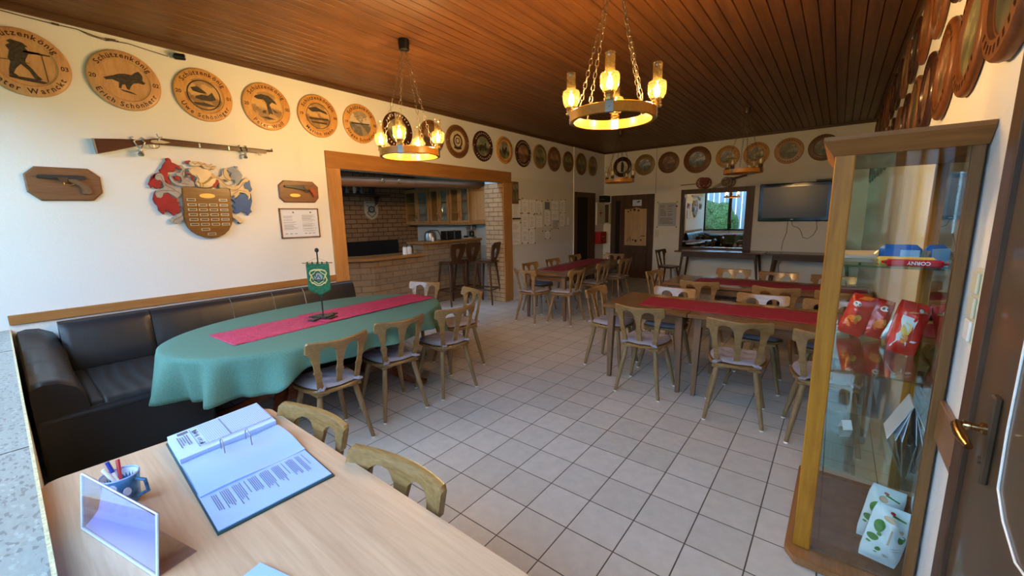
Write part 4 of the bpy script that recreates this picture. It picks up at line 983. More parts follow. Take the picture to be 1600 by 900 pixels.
for x, y in ((925, 147), (1160, 168)):
    p = rz_(x, y); b.box(XL+0.018, XL+0.054, p[0]-0.007, p[0]+0.007, p[1]-0.022, p[1]+0.020, 0.003)
p = rz_(1412, 205); b.tube([(XL+0.036, p[0]+0.012*cos(2*pi*k/12), p[1]-0.012+0.012*sin(2*pi*k/12)) for k in range(12)], 0.002, 5, closed=True); b.obj('barrel_band', 'steel', rf, True)
b = B(); wp(b, [(540, 104), (600, 100), (640, 112), (690, 124), (640, 132), (560, 128), (530, 118)], rz_, XL+0.050, XL+0.057); b.obj('lock_plate', 'steel', rf, True)
b = B(); b.tube([(XL+0.060, *rz_(590, 112)), (XL+0.060, *rz_(602, 84)), (XL+0.060, *rz_(585, 74)), (XL+0.060, *rz_(578, 54))], [0.007, 0.006, 0.005, 0.004], 8)
b.tube([(XL+0.060, *rz_(602, 84)), (XL+0.06, *rz_(622, 80)), (XL+0.06, *rz_(620, 94))], 0.004, 8); b.obj('hammer', 'steel', rf, True, smooth=True)
b = B(); b.tube([(XL+0.036, *rz_(*p)) for p in ((520, 140), (530, 160), (560, 168), (590, 166), (606, 156), (602, 140))], 0.0035, 8); b.tube([(XL+0.036, *rz_(560, 138)), (XL+0.036, *rz_(566, 158))], 0.003, 6); b.obj('trigger_guard', 'brass', rf, True, smooth=True)
for cx, cy, s in ((440, 130, 1.0), (1285, 180, 0.8)):
    p = rz_(cx, cy); h = thing('wall_hook', 'ornate metal bracket holding the rifle %s' % ('at the wrist of its stock' if s == 1 else 'near its muzzle'), 'hook', (XL, p[0], p[1])); b = B()
    b.tube([(0.0, 0, -0.05*s), (0.03, 0, -0.06*s), (0.062, 0, -0.055*s), (0.068, 0, -0.02*s)], 0.006, 8)
    for sg in (-1, 1):
        b.tube([(0.004, 0, 0), (0.012, sg*0.03*s, 0.03*s), (0.012, sg*0.045*s, 0.05*s), (0.012, sg*0.025*s, 0.055*s)], 0.005, 8)
        b.tube([(0.062, 0, -0.045*s), (0.064, sg*0.02*s, -0.02*s), (0.064, sg*0.035*s, 0.01*s), (0.064, sg*0.02*s, 0.025*s)], 0.006, 8)
    b.lathe([(0.016*s, -0.105*s), (0.022*s, -0.09*s), (0.012*s, -0.07*s), (0.014*s, -0.05*s)], (0.055, 0, 0), 10)
    b.obj('hook_body', 'steel', h, smooth=True)
# ------------------------------------------------------------------ pistol plaques
def octo(pts, f, label, loc):
    t = thing('pistol_plaque', label, 'plaque', (XL, *loc)); b = B(); P0 = [f(*p) for p in pts]
    c = (sum(p[0] for p in P0)/len(P0), sum(p[1] for p in P0)/len(P0))
    Pi = [(c[0]+(p[0]-c[0])*0.955, c[1]+(p[1]-c[1])*0.93) for p in P0]; n = len(P0)
    vs = [(XL, *p) for p in P0]+[(XL+0.014, *p) for p in P0]+[(XL+0.022, *p) for p in Pi]
    b.add(vs, [tuple(range(n))[::-1], tuple(range(2*n, 3*n))]+[(i+k*n, (i+1) % n+k*n, (i+1) % n+(k+1)*n, i+(k+1)*n) for k in (0, 1) for i in range(n)])
    b.obj('board', 'plaque_wood', t, True); return t
t = octo([(250, 112), (1215, 160), (1440, 310), (1490, 590), (1335, 728), (395, 728), (135, 570), (60, 250)], zp1, 'eight sided dark wooden plaque with an old flintlock pistol, left of the crest', zp1(770, 420))
def gun(label, loc, f, barrel, lockp, grip, extra, bk, gripmat):
    g = thing('pistol', label, 'pistol', (XL+0.03, *loc))
    b = B(); wp(b, barrel, f, XL+0.024, XL+0.046); b.obj('barrel', bk, g, True, bevel=0.004)
    b = B(); wp(b, grip, f, XL+0.024, XL+0.052); b.obj('grip', gripmat, g, True, bevel=0.005)
    b = B(); wp(b, lockp, f, XL+0.046, XL+0.056); b.obj('lock', 'bronze', g, True, bevel=0.002)
    for nm, pts, mt in extra:
        b = B(); b.tube([(XL+0.040, *f(*p)) for p in pts], 0.0035, 6); b.obj(nm, mt, g, True, smooth=True)
    return g
gun('old flintlock pistol with brass mounted walnut grip on the left plaque', zp1(700, 330), zp1, [(300, 262), (1050, 285), (1180, 300), (1190, 350), (1000, 372), (640, 345), (300, 325)], [(660, 318), (860, 322), (840, 420), (760, 400), (690, 360)],
    [(850, 345), (1000, 355), (1110, 400), (1240, 480), (1310, 585), (1260, 620), (1110, 610), (1095, 575), (1130, 560), (1060, 470), (960, 430), (850, 380)], [('trigger_guard', [(780, 385), (800, 445), (900, 455), (990, 430)], 'brass'), ('butt_ring', [(1100, 590), (1180, 612), (1290, 605)], 'brass')], 'iron', 'table_leg')
t = octo([(135, 95), (510, 118), (580, 185), (590, 325), (545, 382), (155, 378), (90, 320), (72, 155)], zp2, 'eight sided brown plaque with a small revolver, beside the opening frame', zp2(330, 240))
pa = zp2(285, 290); b = B(); b.prism([(pa[0]+0.056*cos(2*pi*k/24), pa[1]+0.018*sin(2*pi*k/24)) for k in range(24)], 0, XL+0.022, XL+0.026); b.obj('name_plate', 'gold_label', t, True)
gun('small dark revolver with red brown grip on the right plaque', zp2(340, 200), zp2, [(135, 158), (300, 160), (380, 158), (470, 165), (480, 200), (440, 235), (330, 212), (140, 185)], [(370, 165), (470, 170), (465, 215), (400, 212)],
    [(455, 185), (500, 205), (535, 255), (550, 300), (505, 312), (490, 265), (455, 230)], [('trigger_guard', [(385, 215), (400, 250), (435, 255), (450, 228)], 'iron'), ('hammer', [(470, 180), (495, 160), (500, 175)], 'iron')], 'iron', 'cork_red')
# framed document
P4 = [WL(434, 326), WL(496, 325), WL(499, 371), WL(441, 372)]; y0, y1, z0, z1 = 0.62, 1.045, 1.372, 1.698
t = thing('framed_document', 'two page document in a thin wooden frame under the revolver plaque', 'picture', (XL, (y0+y1)/2, (z0+z1)/2))
b = B(); b.box(XL, XL+0.018, y0, y1, z0, z0+0.012); b.box(XL, XL+0.018, y0, y1, z1-0.012, z1); b.box(XL, XL+0.018, y0, y0+0.012, z0, z1); b.box(XL, XL+0.018, y1-0.012, y1, z0, z1); b.obj('frame', 'plaque_wood', t, True)
B().box(XL, XL+0.010, y0+0.01, y1-0.01, z0+0.01, z1-0.01).obj('page', 'paper', t, True)
def textlines(b, x, y0, y1, z0, z1, n, ax=0, rnd=None, th=0.35, flip=1, ragged=0.4):
    rnd = rnd or random.Random(3); h = (z1-z0)/n
    for i in range(n):
        if rnd.random() < 0.12: continue
        z = z1-h*(i+0.5); e = y1-(y1-y0)*ragged*rnd.random()
        if ax == 0: b.box(*sorted((x, x+0.0006*flip)), y0, e, z-h*th/2, z+h*th/2)
        elif ax == 1: b.box(y0, e, *sorted((x, x-0.0006*flip)), z-h*th/2, z+h*th/2)
b = B(); rn = random.Random(5)
textlines(b, XL+0.010, y0+0.035, y0+0.185, z0+0.09, z1-0.08, 17, 0, rn, 0.28); textlines(b, XL+0.010, y0+0.235, y1-0.035, z0+0.07, z1-0.07, 19, 0, rn, 0.28)
for yy in (y0+0.145, y0+0.335): b.prism([(yy+0.009*cos(2*pi*k/10), z1-0.045+0.009*sin(2*pi*k/10)) for k in range(10)], 0, XL+0.010, XL+0.0108)
for yy in (0.04, 0.09, 0.14, 0.25, 0.295, 0.34): b.box(XL+0.010, XL+0.0106, y0+yy, y0+yy+0.028, z0+0.045, z0+0.051)
b.obj('print', 'print', t, True)
# ------------------------------------------------------------------ crest
cc = zc_(600, 480)
cr = thing('carved_crest', 'carved heraldic crest with red white and blue mantling, helmet and shield of name plates', 'crest', (XL, *cc))
X0 = XL
def piece(nm, mat, pts, a, c, bev=0.003):
    b = B(); wp(b, pts, zc_, X0+a, X0+c); return b.obj(nm, mat, cr, True, bevel=bev)
piece('shield', 'crest_wood', [(400, 335), (560, 345), (600, 355), (640, 350), (720, 358), (800, 352), (872, 355), (884, 420), (892, 520), (903, 600), (908, 650), (900, 710), (872, 770), (828, 812), (770, 838), (700, 848), (630, 842), (560, 820), (500, 785), (455, 738), (432, 690), (422, 620), (415, 520), (406, 430)], 0.014, 0.046, 0.006)
RED = [[(235, 50), (265, 45), (290, 62), (298, 92), (330, 102), (370, 125), (390, 150), (378, 168), (340, 140), (322, 150), (345, 175), (318, 190), (290, 178), (262, 190), (262, 240), (280, 285), (310, 330), (285, 318), (245, 290), (215, 250), (190, 205), (175, 165), (200, 150), (208, 120), (228, 92), (252, 72), (240, 62)],
       [(170, 190), (130, 205), (95, 235), (80, 275), (62, 312), (82, 325), (92, 352), (112, 330), (135, 350), (160, 358), (180, 340), (205, 345), (185, 310), (205, 285), (185, 268), (150, 270), (128, 245), (130, 215), (190, 200)],
       [(145, 370), (120, 410), (112, 460), (130, 500), (160, 530), (168, 570), (200, 600), (225, 615), (240, 565), (280, 590), (320, 625), (350, 598), (390, 600), (380, 560), (400, 535), (365, 520), (385, 492), (350, 480), (368, 452), (320, 450), (290, 420), (262, 402), (225, 410), (185, 440), (150, 445), (135, 410)],
       [(318, 235), (345, 225), (380, 240), (398, 262), (370, 275), (338, 262)], [(440, 78), (475, 70), (500, 85), (462, 92), (455, 110), (432, 98)], [(470, 208), (500, 222), (535, 262), (495, 275), (510, 245), (470, 235)]]
for p in RED: piece('red_mantling', 'crimson', p, 0.010, 0.036)
piece('wine_band', 'wine', [(435, 185), (520, 200), (580, 190), (575, 208), (520, 215), (430, 205)], 0.028, 0.046)
piece('red_strap', 'crimson', [(738, 262), (765, 268), (768, 300), (735, 345), (694, 340), (712, 300)], 0.034, 0.050)
SIL = [[(360, 118), (400, 120), (428, 150), (432, 200), (420, 240), (440, 262), (500, 270), (528, 295), (535, 335), (400, 332), (350, 320), (300, 290), (270, 240), (275, 205), (300, 225), (330, 290), (380, 300), (400, 282), (392, 240), (350, 225), (330, 200), (380, 195), (400, 165)],
       [(150, 205), (190, 200), (215, 225), (235, 290), (290, 320), (340, 338), (395, 350), (402, 400), (380, 430), (350, 450), (310, 420), (260, 395), (215, 400), (212, 430), (190, 450), (150, 440), (132, 405), (145, 375), (200, 355), (225, 335), (200, 280), (175, 265), (155, 270), (130, 250), (135, 220)],
       [(400, 590), (420, 650), (400, 680), (378, 690), (360, 705), (330, 700), (300, 700), (285, 670), (300, 645), (330, 640), (345, 615), (380, 600)], [(455, 220), (480, 222), (488, 240), (460, 238)]]
for p in SIL: piece('silver_mantling', 'crest_silver', p, 0.016, 0.040)
CRE = [[(470, 90), (510, 78), (560, 80), (600, 92), (640, 100), (670, 128), (705, 103), (712, 125), (750, 128), (735, 150), (720, 165), (690, 155), (660, 165), (620, 150), (600, 120), (570, 130), (520, 128), (480, 120)],
       [(690, 208), (718, 205), (740, 232), (775, 240), (800, 225), (806, 180), (825, 150), (862, 142), (845, 175), (865, 205), (880, 240), (895, 262), (870, 285), (840, 268), (800, 262), (830, 300), (880, 320), (925, 318), (940, 290), (945, 310), (925, 335), (870, 345), (790, 330), (760, 280), (720, 252), (690, 245), (680, 228)],
       [(770, 310), (820, 340), (900, 342), (970, 320), (1005, 275), (1040, 250), (1075, 262), (1060, 285), (1030, 290), (1015, 320), (1025, 355), (1060, 362), (1085, 400), (1085, 450), (1065, 470), (1065, 430), (1030, 400), (980, 390), (960, 430), (925, 455), (930, 420), (890, 430), (878, 355), (780, 345)],
       [(905, 600), (930, 620), (980, 640), (1010, 660), (1015, 690), (985, 700), (960, 680), (930, 655), (908, 640)]]
for p in CRE: piece('cream_mantling', 'crest_cream', p, 0.018, 0.042)
piece('grey_blue_mantling', 'crest_greyblue', [(862, 145), (905, 135), (945, 150), (985, 185), (1010, 222), (1000, 262), (975, 300), (930, 335), (880, 345), (850, 330), (900, 310), (940, 300), (930, 270), (890, 265), (885, 230), (905, 200), (870, 180), (852, 165)], 0.010, 0.034)
piece('grey_blue_mantling', 'crest_greyblue', [(925, 128), (960, 130), (965, 150), (940, 148)], 0.010, 0.034)
piece('blue_mantling', 'crest_blue', [(1010, 262), (1050, 245), (1085, 275), (1095, 330), (1110, 362), (1090, 390), (1060, 370), (1020, 350), (1015, 315), (1035, 290)], 0.009, 0.030)
piece('blue_mantling', 'crest_blue', [(900, 455), (940, 460), (975, 420), (1020, 400), (1060, 430), (1085, 470), (1095, 400), (1108, 480), (1090, 560), (1108, 585), (1085, 600), (1065, 625), (1040, 590), (1000, 580), (970, 605), (935, 595), (912, 572), (945, 560), (908, 520), (938, 495)], 0.009, 0.032)
piece('blue_mantling', 'crest_blue', [(955, 692), (985, 680), (1005, 650), (1020, 680), (1005, 702), (975, 705)], 0.009, 0.030)
piece('helmet', 'helmet', [(480, 150), (530, 138), (580, 135), (605, 160), (660, 162), (690, 190), (690, 240), (700, 250), (750, 265), (735, 300), (690, 340), (640, 345), (560, 340), (530, 320), (530, 280), (560, 262), (540, 230), (480, 212), (455, 180)], 0.024, 0.056, 0.008)
GR = [((235, 320), (300, 350), (370, 395), (395, 430)), ((150, 390), (200, 372), (260, 370), (330, 380)), ((300, 230), (330, 270), (400, 300), (470, 315)), ((150, 225), (190, 230), (215, 290), (250, 325)), ((310, 690), (330, 665), (380, 640), (410, 620)), ((420, 170), (400, 210), (420, 250), (480, 285)),
 ((840, 345), (900, 365), (980, 370), (1040, 385)), ((880, 380), (930, 375), (980, 345), (1020, 290)), ((820, 160), (815, 210), (835, 250), (880, 275)), ((740, 240), (790, 265), (840, 320), (900, 330)), ((500, 90), (530, 110), (560, 95)), ((560, 90), (590, 115), (625, 110)), ((620, 100), (650, 135), (690, 140), (730, 130)), ((900, 420), (930, 400), (960, 380))]
b = B()
for g in GR:
    ps = [Vector((X0+(0.0405 if g[0][0] < 480 else 0.0425), *zc_(*p))) for p in g]; b.tube(ps, 0.0022, 5)
b.obj('carved_line', 'wine', cr, True)
b = B(); b.tube([(X0+0.058, *zc_(*p)) for p in ((555, 280), (580, 305), (620, 300), (660, 275), (690, 245))], 0.008, 8); b.lathe([(0.012, -0.015), (0.014, 0.015)], (X0+0.056, *zc_(592, 325)), 10); b.obj('gold_chain', 'gold_label', cr, True, smooth=True)
b = B(); p = zc_(652, 427); b.prism([(p[0]+0.062*cos(2*pi*k/28), p[1]+0.022*sin(2*pi*k/28)) for k in range(28)], 0, X0+0.046, X0+0.050); b.obj('oval_name_plate', 'gold_label', cr, True)
NP = [(492, 465), (810, 470), (500, 515), (608, 518), (712, 518), (817, 520), (506, 564), (613, 565), (718, 566), (822, 567), (512, 613), (621, 615), (726, 614), (829, 614), (519, 663), (627, 662), (732, 662), (833, 661), (528, 712), (634, 711), (739, 710), (839, 709), (637, 761), (700, 807)]
for i, (x, y) in enumerate(NP):
    p = zc_(x, y); hw, hh = 0.034, 0.0115
    f = B().box(X0+0.046, X0+0.049, p[0]-hw, p[0]+hw, p[1]-hh, p[1]+hh, 0.001).obj('name_plate', 'silver_label', cr, True)
    B().box(X0+0.0492, X0+0.0500, p[0]-hw+0.007, p[0]+hw-0.007, p[1]-hh+0.005, p[1]+hh-0.005).obj('engraving', 'label_dark' if i % 4 != 1 else 'print', f, True)
# ------------------------------------------------------------------ cable and ceiling camera
t = thing('small_camera', 'small black round camera at the end of the cable near the ceiling', 'camera', (XL, -0.103, 3.012)); b = B()
b.lathe([(0.012, 0), (0.016, 0.02), (0.016, 0.05)], (0, 0, 0), 14, 0); b.obj('bracket', 'black', t, smooth=True)
b = B(); b.lathe([(0.02, -0.045), (0.026, -0.04), (0.026, 0.03), (0.020, 0.036)], (0, 0, 0), 18, 1); b.xf(Matrix.Translation((0.055, 0.03, -0.005)) @ Matrix.Rotation(R(-25), 4, 'Z')); b.obj('body', 'black', t, smooth=True)
b = B(); b.lathe([(0.015, 0.036), (0.013, 0.040), (0.004, 0.042)], (0, 0, 0), 16, 1); b.xf(Matrix.Translation((0.055, 0.03, -0.005)) @ Matrix.Rotation(R(-25), 4, 'Z')); b.obj('lens', 'steel', t, smooth=True)
b = B(); pts = [WL(*p) for p in ((-30, 10), (0, 17), (40, 27), (90, 40), (120, 46), (150, 58), (178, 65), (200, 69), (235, 80), (262, 89))]
b.tube([(XL+0.008+0.006*(i % 2), *p) for i, p in enumerate(pts)], 0.0035, 6)
pts = [WL(*p) for p in ((120, 46), (140, 56), (165, 64), (185, 65))]; b.tube([(XL+0.010, *p) for p in pts], 0.003, 6)
b.tube([(XL+0.012, *WL(168, 62)), (XL+0.012, *WL(180, 64))], 0.008, 8); b.tube([(XL+0.012, *WL(80, 37)), (XL+0.012, *WL(92, 40))], 0.008, 8)
o = b.obj('cable', 'cable', smooth=True); tag(o, 'thin brown cable looping along the upper left wall to the small camera', 'cable')
# ------------------------------------------------------------------ notices on the panel
def zn(x, y): return WL(795+x/7.2, 270+y/7.2)
SHT = [((30, 295), (128, 525), 1), ((25, 548), (128, 805), 0), ((142, 300), (215, 455), 0), ((142, 460), (215, 628), 0), ((142, 632), (215, 800), 0), ((222, 305), (295, 458), 0), ((222, 465), (290, 628), 0), ((222, 635), (285, 795), 0),
       ((303, 318), (372, 460), 0), ((303, 485), (370, 612), 0), ((400, 330), (455, 412), 2), ((400, 420), (458, 590), 0), ((403, 655), (457, 740), 3), ((478, 320), (552, 415), 0), ((478, 425), (552, 530), 0), ((490, 535), (550, 632), 4), ((572, 308), (625, 450), 0), ((572, 455), (625, 598), 0)]
cols = ['first', 'second', 'third', 'fourth', 'fifth', 'sixth', 'seventh']
bx0 = [30, 142, 222, 303, 400, 478, 572]
cnt = {}
for i, (a, c, kd) in enumerate(SHT):
    p, q = zn(*a), zn(*c); ya, yb_ = p[0], q[0]; za, zb = zn((a[0]+c[0])/2, c[1])[1], zn((a[0]+c[0])/2, a[1])[1]
    ci = min(range(7), key=lambda k: abs(bx0[k]-a[0])); cnt[ci] = cnt.get(ci, 0)+1; rw = ['top', 'second', 'third'][cnt[ci]-1]
    lb = '%s %s notice sheet, %s column from the brick pier' % (rw, {1: 'black framed', 2: 'dark grey', 3: 'narrow', 4: 'photo printed'}.get(kd, 'printed'), cols[ci])
    t = thing('notice_sheet', lb, 'notice', (XL+0.012, (ya+yb_)/2, (za+zb)/2), 0, 'notices on the white panel')
    B().box(XL+0.012, XL+0.0135, ya, yb_, za, zb).obj('page', {2: 'qr_grey', 4: 'paper_grey'}.get(kd, 'paper_white'), t, True)
    b = B(); rn = random.Random(i); 
    if kd != 2: textlines(b, XL+0.0135, ya+0.03, yb_-0.03, za+0.03, zb-0.05, 14 if zb-za > 0.3 else 8, 0, rn, 0.3); b.obj('print', 'paper_grey', t, True)
    if kd == 1: b = B(); b.box(XL+0.0135, XL+0.016, ya, yb_, za, za+0.03); b.box(XL+0.0135, XL+0.016, ya, yb_, zb-0.02, zb); b.obj('frame_bar', 'black', t, True)
mg = None
for x, y in ((25, 560), (125, 455), (145, 290), (145, 455), (208, 455), (222, 455), (285, 460), (275, 472), (310, 460), (220, 640), (288, 625), (290, 788), (365, 322), (350, 455), (430, 308), (455, 420), (403, 590), (457, 590), (375, 655), (405, 657), (457, 655), (405, 742), (457, 735), (475, 632), (550, 548), (550, 628), (578, 305), (628, 305), (628, 450), (625, 595), (575, 450), (125, 560), (28, 800), (145, 792), (208, 790), (305, 310), (480, 305)):
    p = zn(x, y)
    if mg is None:
        b = B(); b.lathe([(0.013, 0.0), (0.013, 0.006), (0.009, 0.008)], (0, 0, 0), 12, 0); mg = b.obj('magnet', 'black', smooth=True); mg.location = (XL+0.0136, *p)
        tag(mg, 'small round black magnet pinning sheets to the white notice panel', 'magnet', 'black magnets on the notice panel')
    else: c = mg.copy(); COL.objects.link(c); c.location = (XL+0.0136, *p)
p, q = zn(22, 85), zn(98, 270)
t = thing('small_picture', 'small dark brown picture hanging beside the opening frame above the notices', 'picture', (XL+0.012, (p[0]+q[0])/2, (p[1]+q[1])/2))
B().box(XL+0.012, XL+0.028, p[0], q[0], 1.80, 2.20, 0.003).obj('board', 'plate_brown', t, True); B().box(XL+0.028, XL+0.030, p[0]+0.03, q[0]-0.03, 1.84, 2.16).obj('image', SH[6], t, True)
for lb, zz in (('upper white wall switch right of the notices', 1.49), ('lower white wall switch right of the notices', 1.405)):
    t = thing('light_switch', lb, 'switch', (XL+0.012, 6.69, zz)); B().box(0, 0.01, -0.04, 0.04, -0.04, 0.04, 0.003).obj('frame', 'white_plastic', t); B().box(0.01, 0.014, -0.025, 0.025, -0.025, 0.025, 0.001).obj('rocker', 'white_plastic', t)
# ------------------------------------------------------------------ back wall
def onB(x0, x1, z0, z1, d0, d1, c=0.002, b=None): return (b or B()).box(x0, x1, YB-d1, YB-d0, z0, z1, c)
t = thing('door_sign', 'small white sheet with a little picture taped high on the back door', 'sign', (-2.93, YB-0.015, 1.86)); onB(-3.04, -2.815, 1.77, 1.95, 0.0148, 0.018, 0).obj('page', 'paper', t, True)
b = B(); b.prism([(-2.95, 1.855), (-2.92, 1.875), (-2.87, 1.895), (-2.86, 1.865), (-2.90, 1.85)], 1, YB-0.019, YB-0.0181); b.obj('bird_print', 'black', t, True)
t = thing('wooden_notice', 'pale wooden board with carved brown marks fixed on the back door', 'board', (-2.95, YB-0.015, 1.26))
b = B(); b.prism([(-3.22, 0.815), (-2.67, 0.815), (-2.68, 1.70), (-2.82, 1.70), (-2.95, 1.735), (-3.08, 1.70), (-3.23, 1.70)], 1, YB-0.033, YB-0.0148); b.obj('board', 'pale_wood', t, True)
b = B()
for x, z, s in ((-3.14, 1.64, .02), (-3.08, 1.67, .022), (-2.98, 1.68, .032), (-2.88, 1.66, .026), (-3.0, 0.95, .02), (-2.93, 0.93, .03), (-2.80, 0.95, .022)): b.prism([(x+s*cos(2*pi*k/7)*(1+.3*(k % 2)), z+s*sin(2*pi*k/7)) for k in range(7)], 1, YB-0.0345, YB-0.033)
b.tube([(-3.17, YB-0.034, 0.90), (-3.12, YB-0.034, 0.97), (-3.08, YB-0.034, 1.03), (-3.06, YB-0.034, 0.93), (-3.10, YB-0.034, 0.95)], 0.007, 5); b.tube([(-2.95, YB-0.034, 0.92), (-2.93, YB-0.034, 0.87)], 0.006, 5); b.obj('carving', 'burnt', t, True)
t = thing('first_aid_cabinet', 'white first aid cabinet with red cross on the wall beside the dark doorway', 'cabinet', (XL, 8.22, 1.6))
B().box(XL, XL+0.05, 8.0, 8.44, 1.33, 1.88, 0.004).obj('body', 'white_plastic', t, True); B().box(XL+0.0505, XL+0.056, 8.01, 8.43, 1.345, 1.865, 0.002).obj('front_door', 'cream_plastic', t, True)
b = B(); b.box(XL+0.0562, XL+0.058, 8.19, 8.225, 1.55, 1.69); b.box(XL+0.0562, XL+0.0585, 8.13, 8.285, 1.605, 1.635); b.obj('cross', 'red_paint', t, True)
t = thing('wall_cupboard', 'small dark brown framed box between first aid cabinet and back door', 'cupboard', (-3.68, YB, 1.6)); B().box(-3.74, -3.615, YB-0.09, YB-0.001, 1.35, 1.86, 0.003).obj('body', 'cream_plastic', t, True); B().box(-3.73, -3.63, YB-0.094, YB-0.0905, 1.38, 1.83).obj('dark_door', 'dark_wood', t, True)
t = thing('black_box', 'small black electronic box on the wall above the first aid cabinet', 'box', (-3.72, YB-0.1, 1.88)); B().box(-3.80, -3.63, YB-0.3, YB-0.001, 1.885, 2.045, 0.006).obj('casing', 'black', t, True); B().box(-3.79, -3.64, YB-0.302, YB-0.3002, 1.95, 1.956).obj('seam', 'steel', t, True)
t = thing('red_wall_box', 'red metal wall box with pale marks under the first aid cabinet', 'box', (XL, 8.2, 1.0)); B().box(XL, XL+0.16, 8.0, 8.33, 0.86, 1.16, 0.004).obj('body', 'red_paint', t, True)
b = B(); b.box(XL+0.1602, XL+0.162, 8.06, 8.27, 1.03, 1.042); b.prism([(8.18, 0.93), (8.21, 0.96), (8.24, 0.93)], 0, XL+0.1602, XL+0.162); b.obj('marks', 'paper_grey', t, True)
t = thing('fire_extinguisher', 'fire extinguisher with black valve on the floor beside the back door frame', 'extinguisher', (-3.66, YB-0.1, 0.0)); b = B(); b.lathe([(0.055, 0.0), (0.06, 0.02), (0.06, 0.38), (0.04, 0.44), (0.018, 0.46), (0.018, 0.50)], (0, 0, 0), 18); b.obj('bottle', 'red_paint', t, smooth=True)
b = B(); b.tube([(-0.01, 0, 0.49), (0.02, -0.02, 0.60), (0.05, -0.02, 0.54)], 0.012, 8); b.tube([(0.0, 0, 0.50), (-0.06, -0.03, 0.57)], 0.008, 6); b.obj('valve', 'black', t, smooth=True)
t = thing('framed_notice', 'printed notice in a clear clip frame between the back door and the dark pane', 'notice', (-2.20, YB, 1.55)); onB(-2.41, -2.0, 1.28, 1.82, 0.002, 0.012).obj('page', 'paper_grey', t, True)
b = B(); textlines(b, YB-0.012, -2.37, -2.22, 1.52, 1.77, 9, 1, random.Random(8)); textlines(b, YB-0.012, -2.19, -2.04, 1.52, 1.77, 9, 1, random.Random(9)); textlines(b, YB-0.012, -2.37, -2.04, 1.33, 1.48, 5, 1, random.Random(10)); b.obj('print', 'print', t, True)
b = B(); b.box(-2.43, -2.41, YB-0.02, YB, 1.27, 1.83); b.box(-1.99, -1.97, YB-0.02, YB, 1.27, 1.83); b.box(-2.43, -1.97, YB-0.02, YB, 1.26, 1.275); b.obj('clear_rail', 'white_plastic', t, True)
b = B()
for x in (-2.42, -1.98):
    for z in (1.265, 1.835): b.lathe([(0.014, 0), (0.012, 0.01)], (x, YB-0.02, z), 10, 1)
b.xf(Matrix.Translation((0, -0.01, 0))); b.obj('corner_knob', 'bronze', t, True)
b = B(); b.lathe([(0.02, 0), (0.02, 0.04), (0.014, 0.045)], (-1.985, YB-0.075, 1.735), 12, 1); o = b.obj('red_tag', 'cork_red', t, True)
t = thing('light_switch', 'cream double light switch right of the back door', 'switch', (-2.42, YB, 1.11)); b = B(); b.box(-0.055, 0.035, -0.012, 0, -0.08, 0.08, 0.003); b.obj('frame', 'cream_plastic', t); B().box(-0.035, 0.015, -0.017, -0.012, 0.005, 0.06, 0.002).obj('rocker', 'cream_plastic', t); B().box(-0.035, 0.015, -0.017, -0.012, -0.06, -0.005, 0.002).obj('rocker', 'cream_plastic', t)
# mirror pane with heavy frame
f = thing('wall_mirror', 'large dark framed reflecting pane on the back wall under the toy guns', 'mirror', (-1.18, YB, 1.41))
b = B(); b.box(-1.90, -1.83, YB-0.05, YB, 0.73, 2.09, 0.004); b.box(-0.60, -0.46, YB-0.05, YB, 0.73, 2.09, 0.004); b.box(-1.83, -0.60, YB-0.05, YB, 1.99, 2.09, 0.004); b.box(-1.83, -0.60, YB-0.05, YB, 0.73, 0.81, 0.004); b.obj('frame', 'dark_wood', f, True)
B().box(-1.83, -0.60, YB-0.018, YB-0.012, 0.81, 1.99).obj('pane', 'dark_mirror', f, True)
# toy guns on top
t = thing('toy_cannon_limber', 'dark red wheeled toy gun limber standing left on the mirror frame', 'toy', (-1.45, YB-0.10, 2.09))
def wheel(b, c, r, ns=10):
    b.tube([(c[0]+r*cos(2*pi*k/24), c[1], c[2]+r*sin(2*pi*k/24)) for k in range(24)], 0.014, 8, closed=True); b.lathe([(0.02, -0.018), (0.028, 0), (0.02, 0.018)], c, 12, 1)
    for k in range(ns): a = 2*pi*k/ns; b.tube([c, (c[0]+r*cos(a), c[1], c[2]+r*sin(a))], 0.007, 6)
b = B(); wheel(b, (0, -0.06, 0.118), 0.105); b.obj('wheel', 'wheel_red', t, smooth=True); b = B(); wheel(b, (0.06, 0.04, 0.118), 0.105); b.obj('wheel', 'wheel_red', t, smooth=True)
b = B(); b.prism([(-0.04, 0.10), (0.12, 0.10), (0.12, 0.19), (0.06, 0.225), (-0.02, 0.225), (-0.06, 0.17)], 1, -0.035, 0.02); b.obj('chest', 'wine', t); b = B(); b.tube([(-0.10, -0.01, 0.11), (-0.45, -0.01, 0.10)], 0.008, 8); b.obj('draw_pole', 'wheel_brown', t)
t = thing('toy_cannon', 'brown wheeled toy cannon pointing up right on the mirror frame', 'toy', (-0.97, YB-0.10, 2.09))
b = B(); wheel(b, (0, -0.06, 0.105), 0.092, 12); b.obj('wheel', 'wheel_brown', t, smooth=True); b = B(); wheel(b, (0.05, 0.04, 0.105), 0.092, 12); b.obj('wheel', 'wheel_brown', t, smooth=True)
b = B(); b.lathe([(0.012, -0.14), (0.03, -0.12), (0.028, 0.0), (0.018, 0.30), (0.024, 0.31), (0.024, 0.34)], (0, 0, 0), 14, 0); b.xf(Matrix.Translation((0.03, -0.01, 0.15)) @ Matrix.Rotation(R(-13), 4, 'Y')); b.obj('barrel', 'bronze', t, smooth=True)
b = B(); b.prism([(0.04, 0.14), (-0.04, 0.15), (-0.26, 0.02), (-0.28, 0.0), (-0.22, 0.0), (0.02, 0.08)], 1, -0.03, 0.01); b.obj('trail', 'wheel_brown', t)
